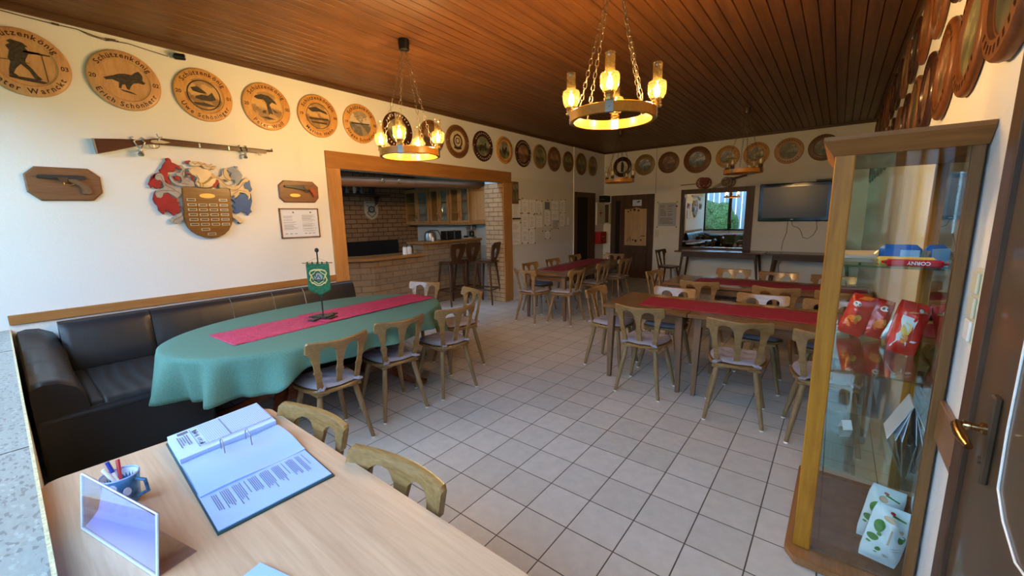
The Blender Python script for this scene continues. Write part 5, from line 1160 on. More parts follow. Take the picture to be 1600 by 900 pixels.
# television
t = thing('television', 'black flat television mounted on the back wall', 'television', (0.22, YB, 1.74))
B().box(-0.355, 0.80, YB-0.11, YB-0.05, 1.375, 2.105, 0.012).obj('casing', 'black_gloss', t, True); B().box(-0.295, 0.745, YB-0.112, YB-0.1101, 1.44, 2.035).obj('screen', 'screen', t, True); B().box(0.0, 0.45, YB-0.05, YB, 1.55, 1.95).obj('wall_mount', 'black', t, True)
B().box(0.20, 0.245, YB-0.1112, YB-0.1101, 1.403, 1.412).obj('badge', 'steel', t, True)
t = thing('receiver_box', 'small black box lying on top of the television', 'box', (0.62, YB-0.08, 2.106)); B().box(-0.07, 0.16, -0.05, 0.05, 0.0, 0.035, 0.004).obj('casing', 'black', t)
def cab(pts, lb, r=0.0045):
    b = B(); b.tube([(p[0], YB-0.012, p[1]) for p in pts], r, 6); o = b.obj('cable', 'cable', smooth=True); tag(o, lb, 'cable')
cab([(0.155, 1.40), (0.15, 1.15), (0.10, 0.95), (0.09, 0.80)], 'straight dark cable running down the wall from the television')
cab([(0.155, 0.73), (0.13, 0.60), (0.06, 0.5), (0.08, 0.35)], 'dark cable end showing below the side table under the television')
cab([(0.21, 1.39), (0.24, 1.28), (0.34, 1.24), (0.38, 1.18), (0.42, 1.06), (0.50, 1.03), (0.58, 1.10), (0.63, 1.22), (0.61, 1.38)], 'looping dark cable hanging below the television')
t = thing('speaker_box', 'black slanted speaker standing at the cabinet side on the back table', 'speaker', (0.93, 7.95, 0.776)); b = B(); b.prism([(-0.09, 0), (0.09, 0), (0.11, 0.30), (-0.03, 0.30)], 1, -0.09, 0.09); b.obj('casing', 'black', t, bevel=0.006); B().tube([(0.0, -0.093, 0.13), (0.0, -0.0905, 0.13)], 0.055, 20).obj('cone', 'black_gloss', t)
# right wall switch and plank
t = thing('light_switch', 'tall cream triple light switch between display cabinet and right door', 'switch', (XR, 0.565, 1.235))
B().box(-0.012, 0, -0.045, 0.045, -0.115, 0.125, 0.003).obj('frame', 'cream_plastic', t)
for z0 in (-0.105, -0.03, 0.048):
    b = B(); b.box(-0.021, -0.012, -0.032, 0.032, z0, z0+0.066, 0.003); b.obj('rocker', 'cream_plastic' if z0 > -0.1 else 'white_plastic', t)
t = thing('wall_plank', 'short brown wooden plank fixed low on the wall behind the door lever', 'plank', (XR, 0.62, 0.78)); b = B(); b.box(XR-0.02, XR-0.001, 0.43, 0.80, 0.70, 0.85, 0.003); b.obj('board', 'oak_y', t, True); B().lathe([(0.006, 0), (0.004, 0.003)], (XR-0.023, 0.47, 0.725), 8, 0).obj('screw', 'steel', t, True)
# ------------------------------------------------------------------ chandeliers
def link_chain(b, p, q, ll=0.044, wd=0.010, r=0.0019):
    p, q = Vector(p), Vector(q); d = q-p; n = int(d.length/(ll*0.82)); d.normalize(); u = d.orthogonal().normalized(); v = d.cross(u)
    step = (q-p).length/n
    for i in range(n):
        c = p+d*step*(i+0.5); s = u if i % 2 else v; h = ll/2-wd
        pts = [c+d*(h*sg)+d*(wd*sin(a))*1.0+s*(wd*cos(a)) for sg, rng in ((1, (0, 60, 120, 180)), (-1, (180, 240, 300, 360))) for a in [R(k) for k in rng]]
        b.tube(pts, r, 5, closed=True)
def chandelier(px, py, zr, lit, off, ids):
    t = thing('wheel_chandelier', ids[0], 'chandelier', (px, py, zr), 0, 'wooden wheel chandeliers')
    a0 = atan2(CAM.y-py, CAM.x-px)-R(off)
    b = B(); ro, ri, h = 0.27, 0.245, 0.03; n = 64
    b.lathe([(ri, -h), (ro-0.003, -h), (ro, -h+0.003), (ro, h-0.003), (ro-0.003, h), (ri, h), (ri, -h)], n=n, caps=False); b.obj('wooden_ring', 'ring_wood', t, smooth=True)
    b = B(); top = ZC-zr; b.lathe([(0.001, top), (0.047, top), (0.050, top-0.01), (0.045, top-0.085), (0.03, top-0.092), (0.001, top-0.092)], n=24); b.obj('canopy', 'black' if lit else 'bronze', t, smooth=True)
    b = B(); b.tube([(0, 0, top-0.09), (0.004, 0, top-0.4), (0, 0.004, 0.5), (0.0, 0.01, 0.40)], 0.003, 6); 
    for k in range(4):
        a = a0+k*pi/2; b.tube([(0, 0.01, 0.42), (ri*0.5*cos(a), ri*0.5*sin(a), 0.18), ((ri+0.012)*cos(a), (ri+0.012)*sin(a), 0.045)], 0.002, 5)
    for k in range(4):
        a = a0+pi/4+k*pi/2
        c = B(); link_chain(c, (0.018*cos(a), 0.018*sin(a), top-0.09), ((ri+0.012)*cos(a), (ri+0.012)*sin(a), h+0.005)); c.obj('chain', 'chain', t, smooth=True)
        c = B(); c.box(ri-0.004, ro+0.004, -0.014, 0.014, h-0.001, h+0.003); c.xf(Matrix.Rotation(a, 4, 'Z')); c.obj('chain_plate', 'iron', t)
    for k in range(4):
        a = a0+k*pi/2; M = Matrix.Rotation(a, 4, 'Z')
        c = B(); c.box(ri-0.003, ro+0.003, -0.024, 0.024, -h-0.002, h+0.003, 0.001); c.lathe([(0.006, 0), (0.004, 0.005)], (ro+0.003, 0, 0), 10, 0); c.xf(M); c.obj('iron_strap', 'steel', t)
        Lp = Matrix.Translation(((ro-0.004)*cos(a), (ro-0.004)*sin(a), h))
        c = B(); c.lathe([(0.001, 0.0), (0.030, 0.002), (0.034, 0.012), (0.026, 0.02), (0.032, 0.03), (0.030, 0.042), (0.034, 0.048), (0.02, 0.05), (0.001, 0.05)], n=20); c.xf(Lp); ho = c.obj('lamp_holder', 'brass' if lit else 'bronze', t, smooth=True)
        c = B(); c.lathe([(0.036, 0.048), (0.042, 0.058), (0.052, 0.078), (0.056, 0.105), (0.056, 0.135), (0.052, 0.147), (0.042, 0.152), (0.031, 0.158), (0.0285, 0.170), (0.0285, 0.252), (0.030, 0.255)], n=28, caps=False); c.xf(Lp); c.obj('glass_chimney', 'glass_lamp', ho, smooth='all')
        c = B(); c.lathe([(0.0285, 0.253), (0.0305, 0.256), (0.0285, 0.258), (0.0275, 0.256)], n=24, caps=False); c.xf(Lp); c.obj('glass_rim', 'bulb_off' if False else 'glass_lamp', ho, smooth='all')
        c = B(); c.lathe([(0.012, 0.05), (0.013, 0.062)], n=14); c.xf(Lp); c.obj('socket', 'brass', ho)
        c = B(); c.lathe([(0.006, 0.062), (0.015, 0.076), (0.0175, 0.090), (0.014, 0.108), (0.007, 0.126), (0.001, 0.138)], n=16); c.xf(Lp); c.obj('bulb', 'flame' if lit else 'bulb_off', ho, smooth=True)
chandelier(-0.262, 1.25, 2.175, True, 4, ['large lit wheel chandelier hanging near the middle of the photo top'])
chandelier(-2.208, 1.161, 2.147, True, 17.5, ['lit wheel chandelier hanging before the bar opening, its canopy on the ceiling'])
chandelier(-2.37, 6.15, 2.19, False, 28, ['small unlit wheel chandelier hanging in the far corner by the back door'])
chandelier(-0.284, 5.983, 2.18, False, 33, ['unlit wheel chandelier hanging before the toy guns on the back wall'])

# ------------------------------------------------------------------ bar
bar = thing('bar_counter', 'pale brick bar counter with a raised right part behind the stools', 'counter', (-4.9, 3.4, 0))
BXF = -4.86
b = B(); b.box(BXF-0.28, BXF, 3.42, BY-0.02, 0, 1.11); b.obj('raised_brick_front', 'brick_bar', bar, True)
b = B(); b.prism([(BXF, 3.42), (BXF, 2.40), (-5.25, 1.90), (-5.60, 1.70), (-5.80, 1.95), (-5.35, 2.25), (-5.14, 2.55), (-5.14, 3.42)], 2, 0, 0.91); b.obj('brick_front', 'brick_bar', bar, True)
b = B(); b.box(BXF-0.42, BXF+0.05, 3.38, BY-0.02, 1.11, 1.15, 0.005); b.obj('raised_top', 'trim_y', bar, True)
b = B(); b.prism([(BXF+0.06, 3.40), (BXF+0.06, 2.36), (-5.22, 1.84), (-5.62, 1.62), (-6.0, 2.0), (-5.60, 2.35), (-5.42, 2.60), (-5.42, 3.40)], 2, 0.91, 0.95); b.obj('counter_top', 'trim_y', bar, True)
t = thing('back_bench', 'dark padded bench along the brick wall behind the bar', 'bench', (BX+0.2, 2.8, 0)); b = B(); b.box(BX+0.01, BX+0.12, 1.2, 4.3, 0.5, 1.12, 0.02); b.obj('backrest', 'leather', t, True); b = B(); b.box(BX+0.01, BX+0.5, 1.2, 4.3, 0, 0.46, 0.02); b.obj('seat', 'leather', t, True)
# beam with spots, glass rack
t = thing('barrel_beam', 'long brown barrel shaped beam with two round spots above the bar', 'beam', (-4.55, 3.0, 2.12))
b = B(); n = 30; b.tube([(-4.55+0.10*((k/n)-0.4)**2, 0.62+(BY-0.63)*k/n, 2.065+0.12*(k/n)) for k in range(n+1)], [0.076-0.012*(k/n) for k in range(n+1)], 20); b.obj('barrel', 'copper', t, True, smooth=True)
for yy in (2.42, 2.72):
    k = (yy-0.62)/(BY-0.63); b = B(); b.lathe([(0.03, 0), (0.034, 0.010), (0.026, 0.014), (0.022, 0.008), (0.001, 0.008)], (-4.55+0.064, yy, 2.065+0.12*k+0.015), 18, 0); b.obj('spotlight', 'old_brass', t, True, smooth=True)
for yy in (1.0, 4.4): b = B(); b.tube([(-4.55, yy, 2.12), (-4.55, yy, 2.55)], 0.012, 8); b.obj('hanger_rod', 'dark_wood', t, True)
t = thing('glass_rack', 'dark hanging rack for stemmed glasses right under the bar ceiling', 'rack', (-4.35, 3.0, 2.5))
b = B()
for xx in (-4.52, -4.44, -4.36): b.box(xx, xx+0.03, 1.45, 4.35, 2.42, 2.44)
for yy in (1.5, 2.9, 4.3): b.box(-4.54, -4.31, yy, yy+0.03, 2.44, 2.55)
b.obj('rails', 'dark_wood', t, True)
gl = None; rn = random.Random(2)
for i in range(22):
    yy = 1.60+i*0.125; xx = -4.455+(0.08 if i % 2 else 0)
    if gl is None:
        b = B(); b.lathe([(0.030, 0), (0.028, -0.004), (0.004, -0.008), (0.004, -0.07), (0.02, -0.085), (0.033, -0.12), (0.034, -0.15), (0.028, -0.19)], n=16, caps=False); gl = b.obj('wine_glass', 'clear_glass', smooth='all'); gl.location = (xx, yy, 2.447)
        tag(gl, 'clear stemmed glass hanging upside down from the bar rack', 'glass', 'hanging stemmed glasses')
    else: c = gl.copy(); COL.objects.link(c); c.location = (xx, yy, 2.447)
# wall cabinets on the far wall
cabx = [(-6.86, -6.05), (-6.02, -5.42), (-5.40, -4.82)]
for i, (a, c) in enumerate(cabx):
    t = thing('wall_cabinet', ['darker glazed wall cabinet in the brick corner of the bar, leftmost', 'middle glazed oak wall cabinet above the bar backsplash', 'right glazed oak wall cabinet above the bar backsplash'][i], 'cabinet', ((a+c)/2, BY, 1.8), 0, 'glazed wall cabinets in the bar')
    z0, z1 = 1.43, 2.18; B().box(a, c, BY-0.32, BY-0.315+0.315, z0, z0+0.03).obj('bottom', 'cab_wood', t, True)
    b = B(); b.box(a, a+0.02, BY-0.32, BY, z0+0.03, z1); b.box(c-0.02, c, BY-0.32, BY, z0+0.03, z1); b.box(a, c, BY-0.32, BY, z1, z1+0.03); b.box(a+0.02, c-0.02, BY-0.28, BY-0.03, 1.66, 1.675); b.box(a+0.02, c-0.02, BY-0.28, BY-0.03, 1.91, 1.925); b.obj('carcass', 'cab_wood', t, True); B().box(a+0.02, c-0.02, BY-0.02, BY-0.001, z0+0.03, z1).obj('back_panel', 'tile_white', t, True)
    m_ = (a+c)/2
    for j, (d0, d1) in enumerate(((a+0.005, m_-0.003), (m_+0.003, c-0.005))):
        b = B(); fw = 0.05; yy0, yy1 = BY-0.345, BY-0.322
        b.box(d0, d0+fw, yy0, yy1, z0+0.035, z1); b.box(d1-fw, d1, yy0, yy1, z0+0.035, z1); b.box(d0+fw, d1-fw, yy0, yy1, z0+0.035, z0+0.035+fw); b.box(d0+fw, d1-fw, yy0, yy1, z1-fw, z1)
        d = b.obj('door', 'cab_wood', t, True)
        B().box(d0+fw, d1-fw, yy0+0.008, yy0+0.012, z0+0.035+fw, z1-fw).obj('glass', 'vitrine_glass', d, True)
        hx_ = d1-0.02 if j == 0 else d0+0.02; b = B(); b.tube([(hx_, yy0, 1.56), (hx_, yy0-0.025, 1.57), (hx_, yy0-0.025, 1.68), (hx_, yy0, 1.69)], 0.006, 8); b.obj('handle', 'old_brass', d, True, smooth=True)
t = thing('wall_cupboard', 'narrow oak cupboard with panelled door next to the brick pier in the bar', 'cabinet', (-4.55, BY-0.2, 1.8)); B().box(-4.80, -4.30, BY-0.35, BY-0.001, 1.43, 2.15).obj('body', 'cab_wood', t, True)
b = B(); b.box(-4.79, -4.31, BY-0.372, BY-0.351, 1.44, 2.14, 0.003); d = b.obj('door', 'trim_z', t, True); B().box(-4.72, -4.38, BY-0.378, BY-0.3725, 1.52, 2.06, 0.003).obj('panel', 'cab_wood', d, True); B().lathe([(0.008, 0), (0.016, -0.02), (0.010, -0.028)], (-4.755, BY-0.372, 1.78), 12, 1).obj('knob', 'gold_label', d, True)
cup = None
for i, (a, c) in enumerate(cabx):
    for z in (1.462, 1.676, 1.926):
        for k in range(4):
            x = a+0.10+k*(c-a-0.2)/3
            if cup is None:
                b = B(); b.lathe([(0.022, 0), (0.026, 0.003), (0.031, 0.12), (0.029, 0.12), (0.024, 0.005)], n=14); cup = b.obj('drinking_glass', 'clear_glass', smooth=True); tag(cup, 'clear drinking glass standing inside a glazed bar cabinet', 'glass', 'drinking glasses in the wall cabinets'); cup.location = (x, BY-0.16, z)
            else: o = cup.copy(); COL.objects.link(o); o.location = (x, BY-0.14-0.05*(k % 2), z)
# counter top items
t = thing('bread_cutter', 'stainless steel rounded coffee urn on the raised bar beside the corner', 'urn', (-4.98, 3.70, 1.15))
t['label'] = 'stainless steel urn with bent handle on the raised bar end'
b = B(); b.lathe([(0.10, 0), (0.11, 0.01), (0.115, 0.09), (0.10, 0.15), (0.06, 0.175), (0.001, 0.18)], n=24); b.obj('body', 'steel', t, smooth=True)
b = B(); b.tube([(-0.12, 0, 0.16), (0, 0.02, 0.195), (0.08, 0.12, 0.19), (0.09, 0.17, 0.10), (0.09, 0.18, 0.0)], 0.010, 8); b.obj('handle', 'iron', t, smooth=True); t.name = 'steel_urn'
t = thing('salt_shaker', 'small shiny shaker in front of the steel urn', 'shaker', (-4.86, 3.66, 1.15)); B().lathe([(0.020, 0), (0.022, 0.05), (0.018, 0.07)], n=14).obj('body', 'bulb_off', t, smooth=True); B().lathe([(0.018, 0.07), (0.018, 0.085), (0.008, 0.092)], n=14).obj('cap', 'steel', t, smooth=True)
t = thing('black_radio', 'black boxy device with upright silver strip on the raised bar', 'radio', (-5.0, 4.25, 1.15)); b = B(); b.box(-0.09, 0.09, -0.20, 0.20, 0, 0.17, 0.012); b.obj('casing', 'black', t); B().box(0.0905, 0.094, -0.01, 0.012, 0.01, 0.19).obj('strip', 'steel', t)
t = thing('tray', 'flat cream tray on the raised bar before the coffee maker', 'tray', (-4.98, 4.63, 1.15)); b = B(); b.box(-0.08, 0.08, -0.12, 0.12, 0, 0.02, 0.005); b.obj('tray_body', 'cream_plastic', t); B().box(-0.03, 0.03, -0.03, 0.05, 0.0202, 0.06, 0.006).obj('lid', 'black', t)
t = thing('coffee_maker', 'small grey coffee maker at the right end of the raised bar', 'coffee maker', (-5.02, 4.84, 1.15)); b = B(); b.box(-0.07, 0.07, -0.07, 0.07, 0, 0.03, 0.004); b.box(-0.07, -0.02, -0.07, 0.07, 0.03, 0.2, 0.004); b.box(-0.07, 0.07, -0.07, 0.07, 0.17, 0.26, 0.006); b.obj('body', 'steel', t); B().lathe([(0.03, 0.035), (0.042, 0.05), (0.04, 0.12), (0.03, 0.14)], (0.025, 0, 0), 16).obj('jug', 'black_gloss', t, smooth=True)
mug = thing('beer_stein', 'white lidded stein on the low counter, left of the pair', 'mug', (-4.99, 3.12, 0.95)); b = B(); b.lathe([(0.04, 0), (0.042, 0.01), (0.038, 0.11), (0.034, 0.125)], n=18); b.obj('body', 'white_plastic', mug, smooth=True); B().lathe([(0.036, 0.125), (0.03, 0.14), (0.008, 0.155), (0.008, 0.17)], n=16).obj('lid', 'steel', mug, smooth=True); b = B(); b.tube([(0, 0.037, 0.10), (0, 0.07, 0.09), (0, 0.07, 0.045), (0, 0.04, 0.03)], 0.006, 8); b.obj('handle', 'white_plastic', mug, smooth=True)
m2 = dup(mug, (-5.04, 3.25, 0.95), 0.3, 'white lidded stein on the low counter, right of the pair against the raised part')
# shelf and shield on the brick wall
t = thing('wall_shelf', 'dark wooden shelf on brackets high on the bar brick wall', 'shelf', (BX, 3.3, 2.08)); B().box(BX, BX+0.2, 2.5, 4.1, 2.06, 2.09).obj('board', 'dark_wood_y', t, True)
for yy in (2.75, 3.85): b = B(); b.prism([(BX, 2.06), (BX+0.17, 2.06), (BX+0.12, 1.98), (BX+0.05, 1.90), (BX, 1.86)], 1, yy-0.02, yy+0.02); b.obj('bracket', 'dark_wood', t, True)
for i, (yy, h, r, mt, lb) in enumerate(((2.95, .20, .05, 'iron', 'dark pot'), (3.15, .16, .04, 'steel', 'shiny jug'), (3.32, .22, .03, 'bulb_off', 'pale bottle'), (3.48, .14, .045, 'steel', 'squat metal cup'), (3.72, .26, .05, 'iron', 'tall dark jug'))):
    t = thing('shelf_vessel', lb+' on the high shelf of the bar brick wall', 'vessel', (BX+0.1, yy, 2.09)); B().lathe([(r*0.8, 0), (r, h*0.15), (r, h*0.5), (r*0.55, h*0.75), (r*0.5, h*0.95), (r*0.65, h)], n=18).obj('body', mt, t, smooth=True); b = B(); b.tube([(0, r*0.9, h*0.55), (0, r*1.5, h*0.5), (0, r*1.4, h*0.25), (0, r*0.95, h*0.2)], 0.006, 6); b.obj('handle', mt, t, smooth=True)
t = thing('club_shield', 'small pale club shield with blue emblem on the bar brick wall', 'shield', (BX, 3.70, 1.76))
Ms = Matrix.Translation((BX, 3.735, 1.76)) @ FX['L']
shp = [(-0.165, 0.19), (0.165, 0.19), (0.165, -0.02), (0.14, -0.11), (0.08, -0.17), (0, -0.195), (-0.08, -0.17), (-0.14, -0.11), (-0.165, -0.02)]
b = B(); b.prism(shp, 2, 0, 0.02); b.xf(Ms); b.obj('board', plain('shield_pale', (0.50, 0.44, 0.38), 0.6), t, True, bevel=0.004)
b = B(); b.prism([(0.085*cos(2*pi*k/18), 0.02+0.075*sin(2*pi*k/18)) for k in range(18)], 2, 0.02, 0.023)
b.tube([(-0.11, 0.11, 0.024), (0.11, -0.05, 0.024)], 0.008, 6); b.tube([(0.11, 0.11, 0.024), (-0.11, -0.05, 0.024)], 0.008, 6); b.tube([(-0.10, -0.06, 0.024), (0, -0.14, 0.024), (0.10, -0.06, 0.024)], 0.008, 6); b.box(-0.13, 0.13, 0.155, 0.168, 0.02, 0.023); b.xf(Ms); b.obj('emblem', plain('emblem_blue', (0.03, 0.10, 0.14), 0.6), t, True)
b = B(); b.prism([(0.045*cos(2*pi*k/14), 0.025+0.04*sin(2*pi*k/14)) for k in range(14)], 2, 0.023, 0.026); b.prism([(-0.05, -0.05), (0.05, -0.05), (0.0, -0.09)], 2, 0.023, 0.026); b.xf(Ms); b.obj('emblem_light', 'shield_pale', t, True)
# bar stools
def stool(label):
    t = thing('bar_stool', label, 'stool'); b = B()
    b.prism([(-0.18, -0.17), (0.18, -0.17), (0.195, 0.10), (0.15, 0.18), (-0.15, 0.18), (-0.195, 0.10)], 2, 0.755, 0.785); b.obj('seat', 'stool_wood', t, bevel=0.006)
    b = B(); b.prism([(-0.17, -0.12), (0.17, -0.12), (0.18, 0.10), (0.14, 0.165), (-0.14, 0.165), (-0.18, 0.10)], 2, 0.7855, 0.80); b.obj('pad', 'cushion' if False else 'stool_wood', t, bevel=0.006)
    for s in (-1, 1):
        for q in (-1, 1): b = B(); b.tube([(s*0.135, q*0.125, 0.76), (s*0.20, q*0.20, 0)], [0.023, 0.015], 10); b.obj('leg', 'stool_wood', t, smooth=True)
    b = B(); e = 0.178
    for p, q in (((-e, -e), (e, -e)), ((e, -e), (e, e)), ((e, e), (-e, e)), ((-e, e), (-e, -e))): b.tube([(*p, 0.27), (*q, 0.27)], 0.014, 8)
    b.obj('footrest', 'stool_wood', t, smooth=True)
    # back board with keyhole opening
    out = [(-0.085, 0.0), (-0.135, 0.10), (-0.165, 0.22), (-0.175, 0.31), (-0.150, 0.345), (-0.10, 0.335), (-0.05, 0.35), (0, 0.34), (0.05, 0.35), (0.10, 0.335), (0.150, 0.345), (0.175, 0.31), (0.165, 0.22), (0.135, 0.10), (0.085, 0.0)]
    hole = [(0.0, 0.07), (0.020, 0.10), (0.042, 0.16), (0.050, 0.21), (0.038, 0.245), (0.0, 0.255), (-0.038, 0.245), (-0.050, 0.21), (-0.042, 0.16), (-0.020, 0.10)]
    import bmesh
    bm = bmesh.new(); oe = [bm.verts.new((x, 0, z)) for x, z in out]; he = [bm.verts.new((x, 0, z)) for x, z in hole]
    es = [bm.edges.new((oe[i], oe[(i+1) % len(oe)])) for i in range(len(oe))]+[bm.edges.new((he[i], he[(i+1) % len(he)])) for i in range(len(he))]
    bmesh.ops.triangle_fill(bm, use_beauty=True, edges=es); r = bmesh.ops.extrude_face_region(bm, geom=bm.faces[:])
    for v in r['geom']:
        if isinstance(v, bmesh.types.BMVert): v.co.y += 0.024
    bmesh.ops.recalc_face_normals(bm, faces=bm.faces); me = bpy.data.meshes.new('backrest')
    bm.transform(Matrix.Translation((0, -0.16, 0.78)) @ Matrix.Rotation(R(13), 4, 'X')); bm.to_mesh(me); bm.free(); me.materials.append(MATS['stool_wood'])
    o = bpy.data.objects.new('backrest', me); COL.objects.link(o); o.parent = t
    return t
STO = [(-4.58, 3.72, 96, 'dark wooden bar stool with keyhole back, leftmost at the brick bar'), (-4.45, 4.16, 92, 'dark wooden bar stool with keyhole back, middle of the three'), (-4.02, 4.17, 128, 'dark wooden bar stool with keyhole back, next to the brick pier')]
STO = [(-4.50, 3.74, 178, STO[0][3]), (-4.53, 4.17, 176, STO[1][3]), (-4.05, 4.20, 195, STO[2][3])]
s0 = stool('x'); G = 'dark bar stools at the brick counter'
for i, (x, y, dg, lb) in enumerate(STO):
    if i == 0: s0.location = (x, y, 0); s0.rotation_euler = (0, 0, R(dg)-pi/2); s0['label'] = lb; s0['group'] = G
    else: dup(s0, (x, y, 0), R(dg)-pi/2, lb, G)

# ------------------------------------------------------------------ display cabinet
CX0, CX1, CY0, CY1, CT = 0.905, 1.302, 0.75, 1.46, 1.775
vc = thing('display_cabinet', 'tall oak and glass display cabinet standing against the right wall', 'cabinet', (1.1, 1.1, 0))
def post(x0, x1, y0, y1): 
    b = B(); b.box(x0, x1, y0, y1, 0.0405, CT-0.005, 0.004); return b
post(CX0, CX0+0.064, CY0-0.004, CY0+0.03).obj('post', 'oak_z', vc, True); post(CX1-0.032, CX1, CY0, CY0+0.03).obj('post', 'oak_dark_z', vc, True)
post(CX0, CX0+0.025, CY1-0.03, CY1).obj('post', 'oak_z', vc, True); post(CX1-0.03, CX1, CY1-0.03, CY1).obj('post', 'oak_z', vc, True)
b = B(); pl = [(0.875, 0.735), (0.918, 0.672), (CX1+0.004, 0.672), (CX1+0.004, 1.50), (0.885, 1.50)]
b.prism(pl, 2, 0.0, 0.040); b.obj('plinth', 'oak_y', vc, True, bevel=0.005)
B().box(CX0+0.01, CX1-0.002, CY0+0.002, CY1-0.03, 0.0402, 0.046).obj('bottom_board', 'plate_brown', vc, True)
b = B(); k1 = [(CX0-0.004, CY0-0.006), (CX1+0.004, CY0-0.006), (CX1+0.004, CY1+0.006), (CX0-0.004, CY1+0.006)]; k2 = [(0.866, CY0-0.045), (CX1+0.006, CY0-0.045), (CX1+0.006, CY1+0.04), (0.866, CY1+0.04)]
vs = [(*p, CT-0.02) for p in k1]+[(*p, CT+0.035) for p in k2]+[(*p, CT+0.05) for p in k2]
b.add(vs, [(3, 2, 1, 0), (8, 9, 10, 11)]+[(k, (k+1) % 4, 4+(k+1) % 4, 4+k) for k in range(4)]+[(4+k, 4+(k+1) % 4, 8+(k+1) % 4, 8+k) for k in range(4)]); b.obj('crown', 'oak_x', vc, True)
B().box(CX0+0.064, CX1-0.032, CY0+0.010, CY0+0.014, 0.047, CT-0.02).obj('front_pane', 'vitrine_glass', vc, True)
B().box(CX0+0.025, CX1-0.03, CY1-0.014, CY1-0.010, 0.047, CT-0.02).obj('rear_pane', 'vitrine_glass', vc, True)
B().box(CX0+0.006, CX0+0.010, CY0+0.032, CY1-0.03, 0.047, CT-0.02).obj('side_pane', 'vitrine_glass', vc, True)
B().box(CX1-0.008, CX1-0.003, CY0+0.03, CY1-0.03, 0.047, CT-0.02).obj('mirror_back', 'mirror', vc, True)
SZ = (0.455, 0.900, 1.335)
for z in SZ: B().box(CX0+0.012, CX1-0.010, CY0+0.016, CY1-0.016, z-0.008, z).obj('glass_shelf', 'glass_shelf', vc, True)
def fp(px, py, y): p = W(px, py, 1, y); return p
def bag(name, label, loc, rz, tilt, w_, h, d, mat, deco, group=None, seed=0, roll=0.0):
    """upright crisp packet: pillow with crimped ends"""
    t = thing(name, label, 'bag', loc, rz, group); rn = random.Random(seed); ph = [rn.uniform(0, 6) for _ in range(6)]
    M = Matrix.Translation((0, 0, w_*0.5*abs(sin(roll))-0.002)) @ Matrix.Rotation(roll, 4, 'Y') @ Matrix.Rotation(tilt, 4, 'X')
    def S(u, v, sg):
        x = (u-0.5)*w_; z = v*h; e = max(0, min(u, 1-u)*2)**0.55*max(0.0, min(1, min(v-0.04, 0.96-v)*5))**0.6
        pinch = 1-0.10*(1-min(1, min(v, 1-v)*6))
        y = sg*(0.002+d/2*e*(1+0.16*sin(9*u+ph[0]+7*v)+0.13*sin(17*v+ph[1]+5*u)+0.07*sin(31*v+13*u+ph[2])))
        return M @ Vector((x*pinch*(1-0.08*e), y, z))
    b = B(); b.grid(14, 22, lambda u, v: S(u, v, -1)); b.grid(14, 22, lambda u, v: S(u, v, 1)); b.obj('packet', mat, t, smooth='all')
    for nm, mt, pts in deco:
        b = B()
        cxu = sum(p[0] for p in pts)/len(pts); cxv = sum(p[1] for p in pts)/len(pts); n = len(pts); vs = []; fs = []; K = 5
        for k in range(K+1):
            f = k/K
            for (u, v) in pts:
                q = S(cxu+(u-cxu)*f, cxv+(v-cxv)*f, -1); vs.append(q+M @ Vector((0, -0.0016, 0)))
        for k in range(K):
            for i in range(n): fs.append((k*n+i, k*n+(i+1) % n, (k+1)*n+(i+1) % n, (k+1)*n+i))
        b.add(vs, fs); b.obj(nm, mt, t, smooth='all')
    return t
def circ(u, v, a, c, n=16): return [(u+a*cos(2*pi*k/n), v+c*sin(2*pi*k/n)) for k in range(n)]
def logo_txt(t_, txt, size, u, v, w_, h, d, tilt, mat='white'): pass
chips = [('crisp_print', 'bag_orange', circ(.42, .30, .26, .15)), ('crisp_print', 'bag_yellow', circ(.62, .40, .14, .08)), ('logo', 'white', circ(.36, .72, .17, .07)), ('logo_ring', 'black', circ(.30, .72, .06, .035)), ('logo_ring', 'black', circ(.47, .72, .05, .032)), ('flame_print', 'bag_orange', [(.3, .84), (.8, .86), (.9, .95), (.5, .93)])]
peanut = [('nut_print', 'bag_white', [(.06, .06), (.55, .10), (.58, .66), (.12, .70)]), ('nut_print', 'bag_yellow', circ(.34, .44, .16, .14)), ('nut_print', 'bag_orange', circ(.38, .26, .12, .09)), ('logo', 'white', circ(.62, .83, .10, .035)), ('info_box', 'white', [(.62, .14), (.85, .15), (.85, .26), (.62, .25)]), ('gold_leaf', 'gold_label', [(.2, .73), (.9, .80), (.85, .84), (.3, .78)])]
GB = 'red snack packets on the middle glass shelf'
z2 = SZ[1]+0.001
bag('crisp_packet', 'red crisp packet with round white logo, leftmost behind the cabinet post', (1.03, 1.37, z2), R(-8), R(-6), 0.105, 0.215, 0.07, 'bag_red', chips, GB, 1, R(14))
bag('crisp_packet', 'red crisp packet with silver side, second from the left in the cabinet', (1.125, 1.36, z2), R(25), R(-6), 0.085, 0.20, 0.06, 'bag_red', chips, GB, 2, R(16))
bag('silver_packet', 'silver grey packet side between the red packets', (1.178, 1.33, z2), R(10), R(-6), 0.065, 0.18, 0.03, 'foil', [], GB, 3, R(22))
bag('crisp_packet', 'red crisp packet behind the large nut packet', (1.20, 1.26, z2), R(20), R(-6), 0.085, 0.22, 0.06, 'bag_red', chips, GB, 4, R(14))
bag('nut_packet', 'large red packet with white nut picture, in front near the right post', (1.205, 1.12, z2), R(10), R(-8), 0.105, 0.235, 0.075, 'bag_red', peanut, GB, 5, R(12))
GW = 'white green printed bags on the cabinet floor'
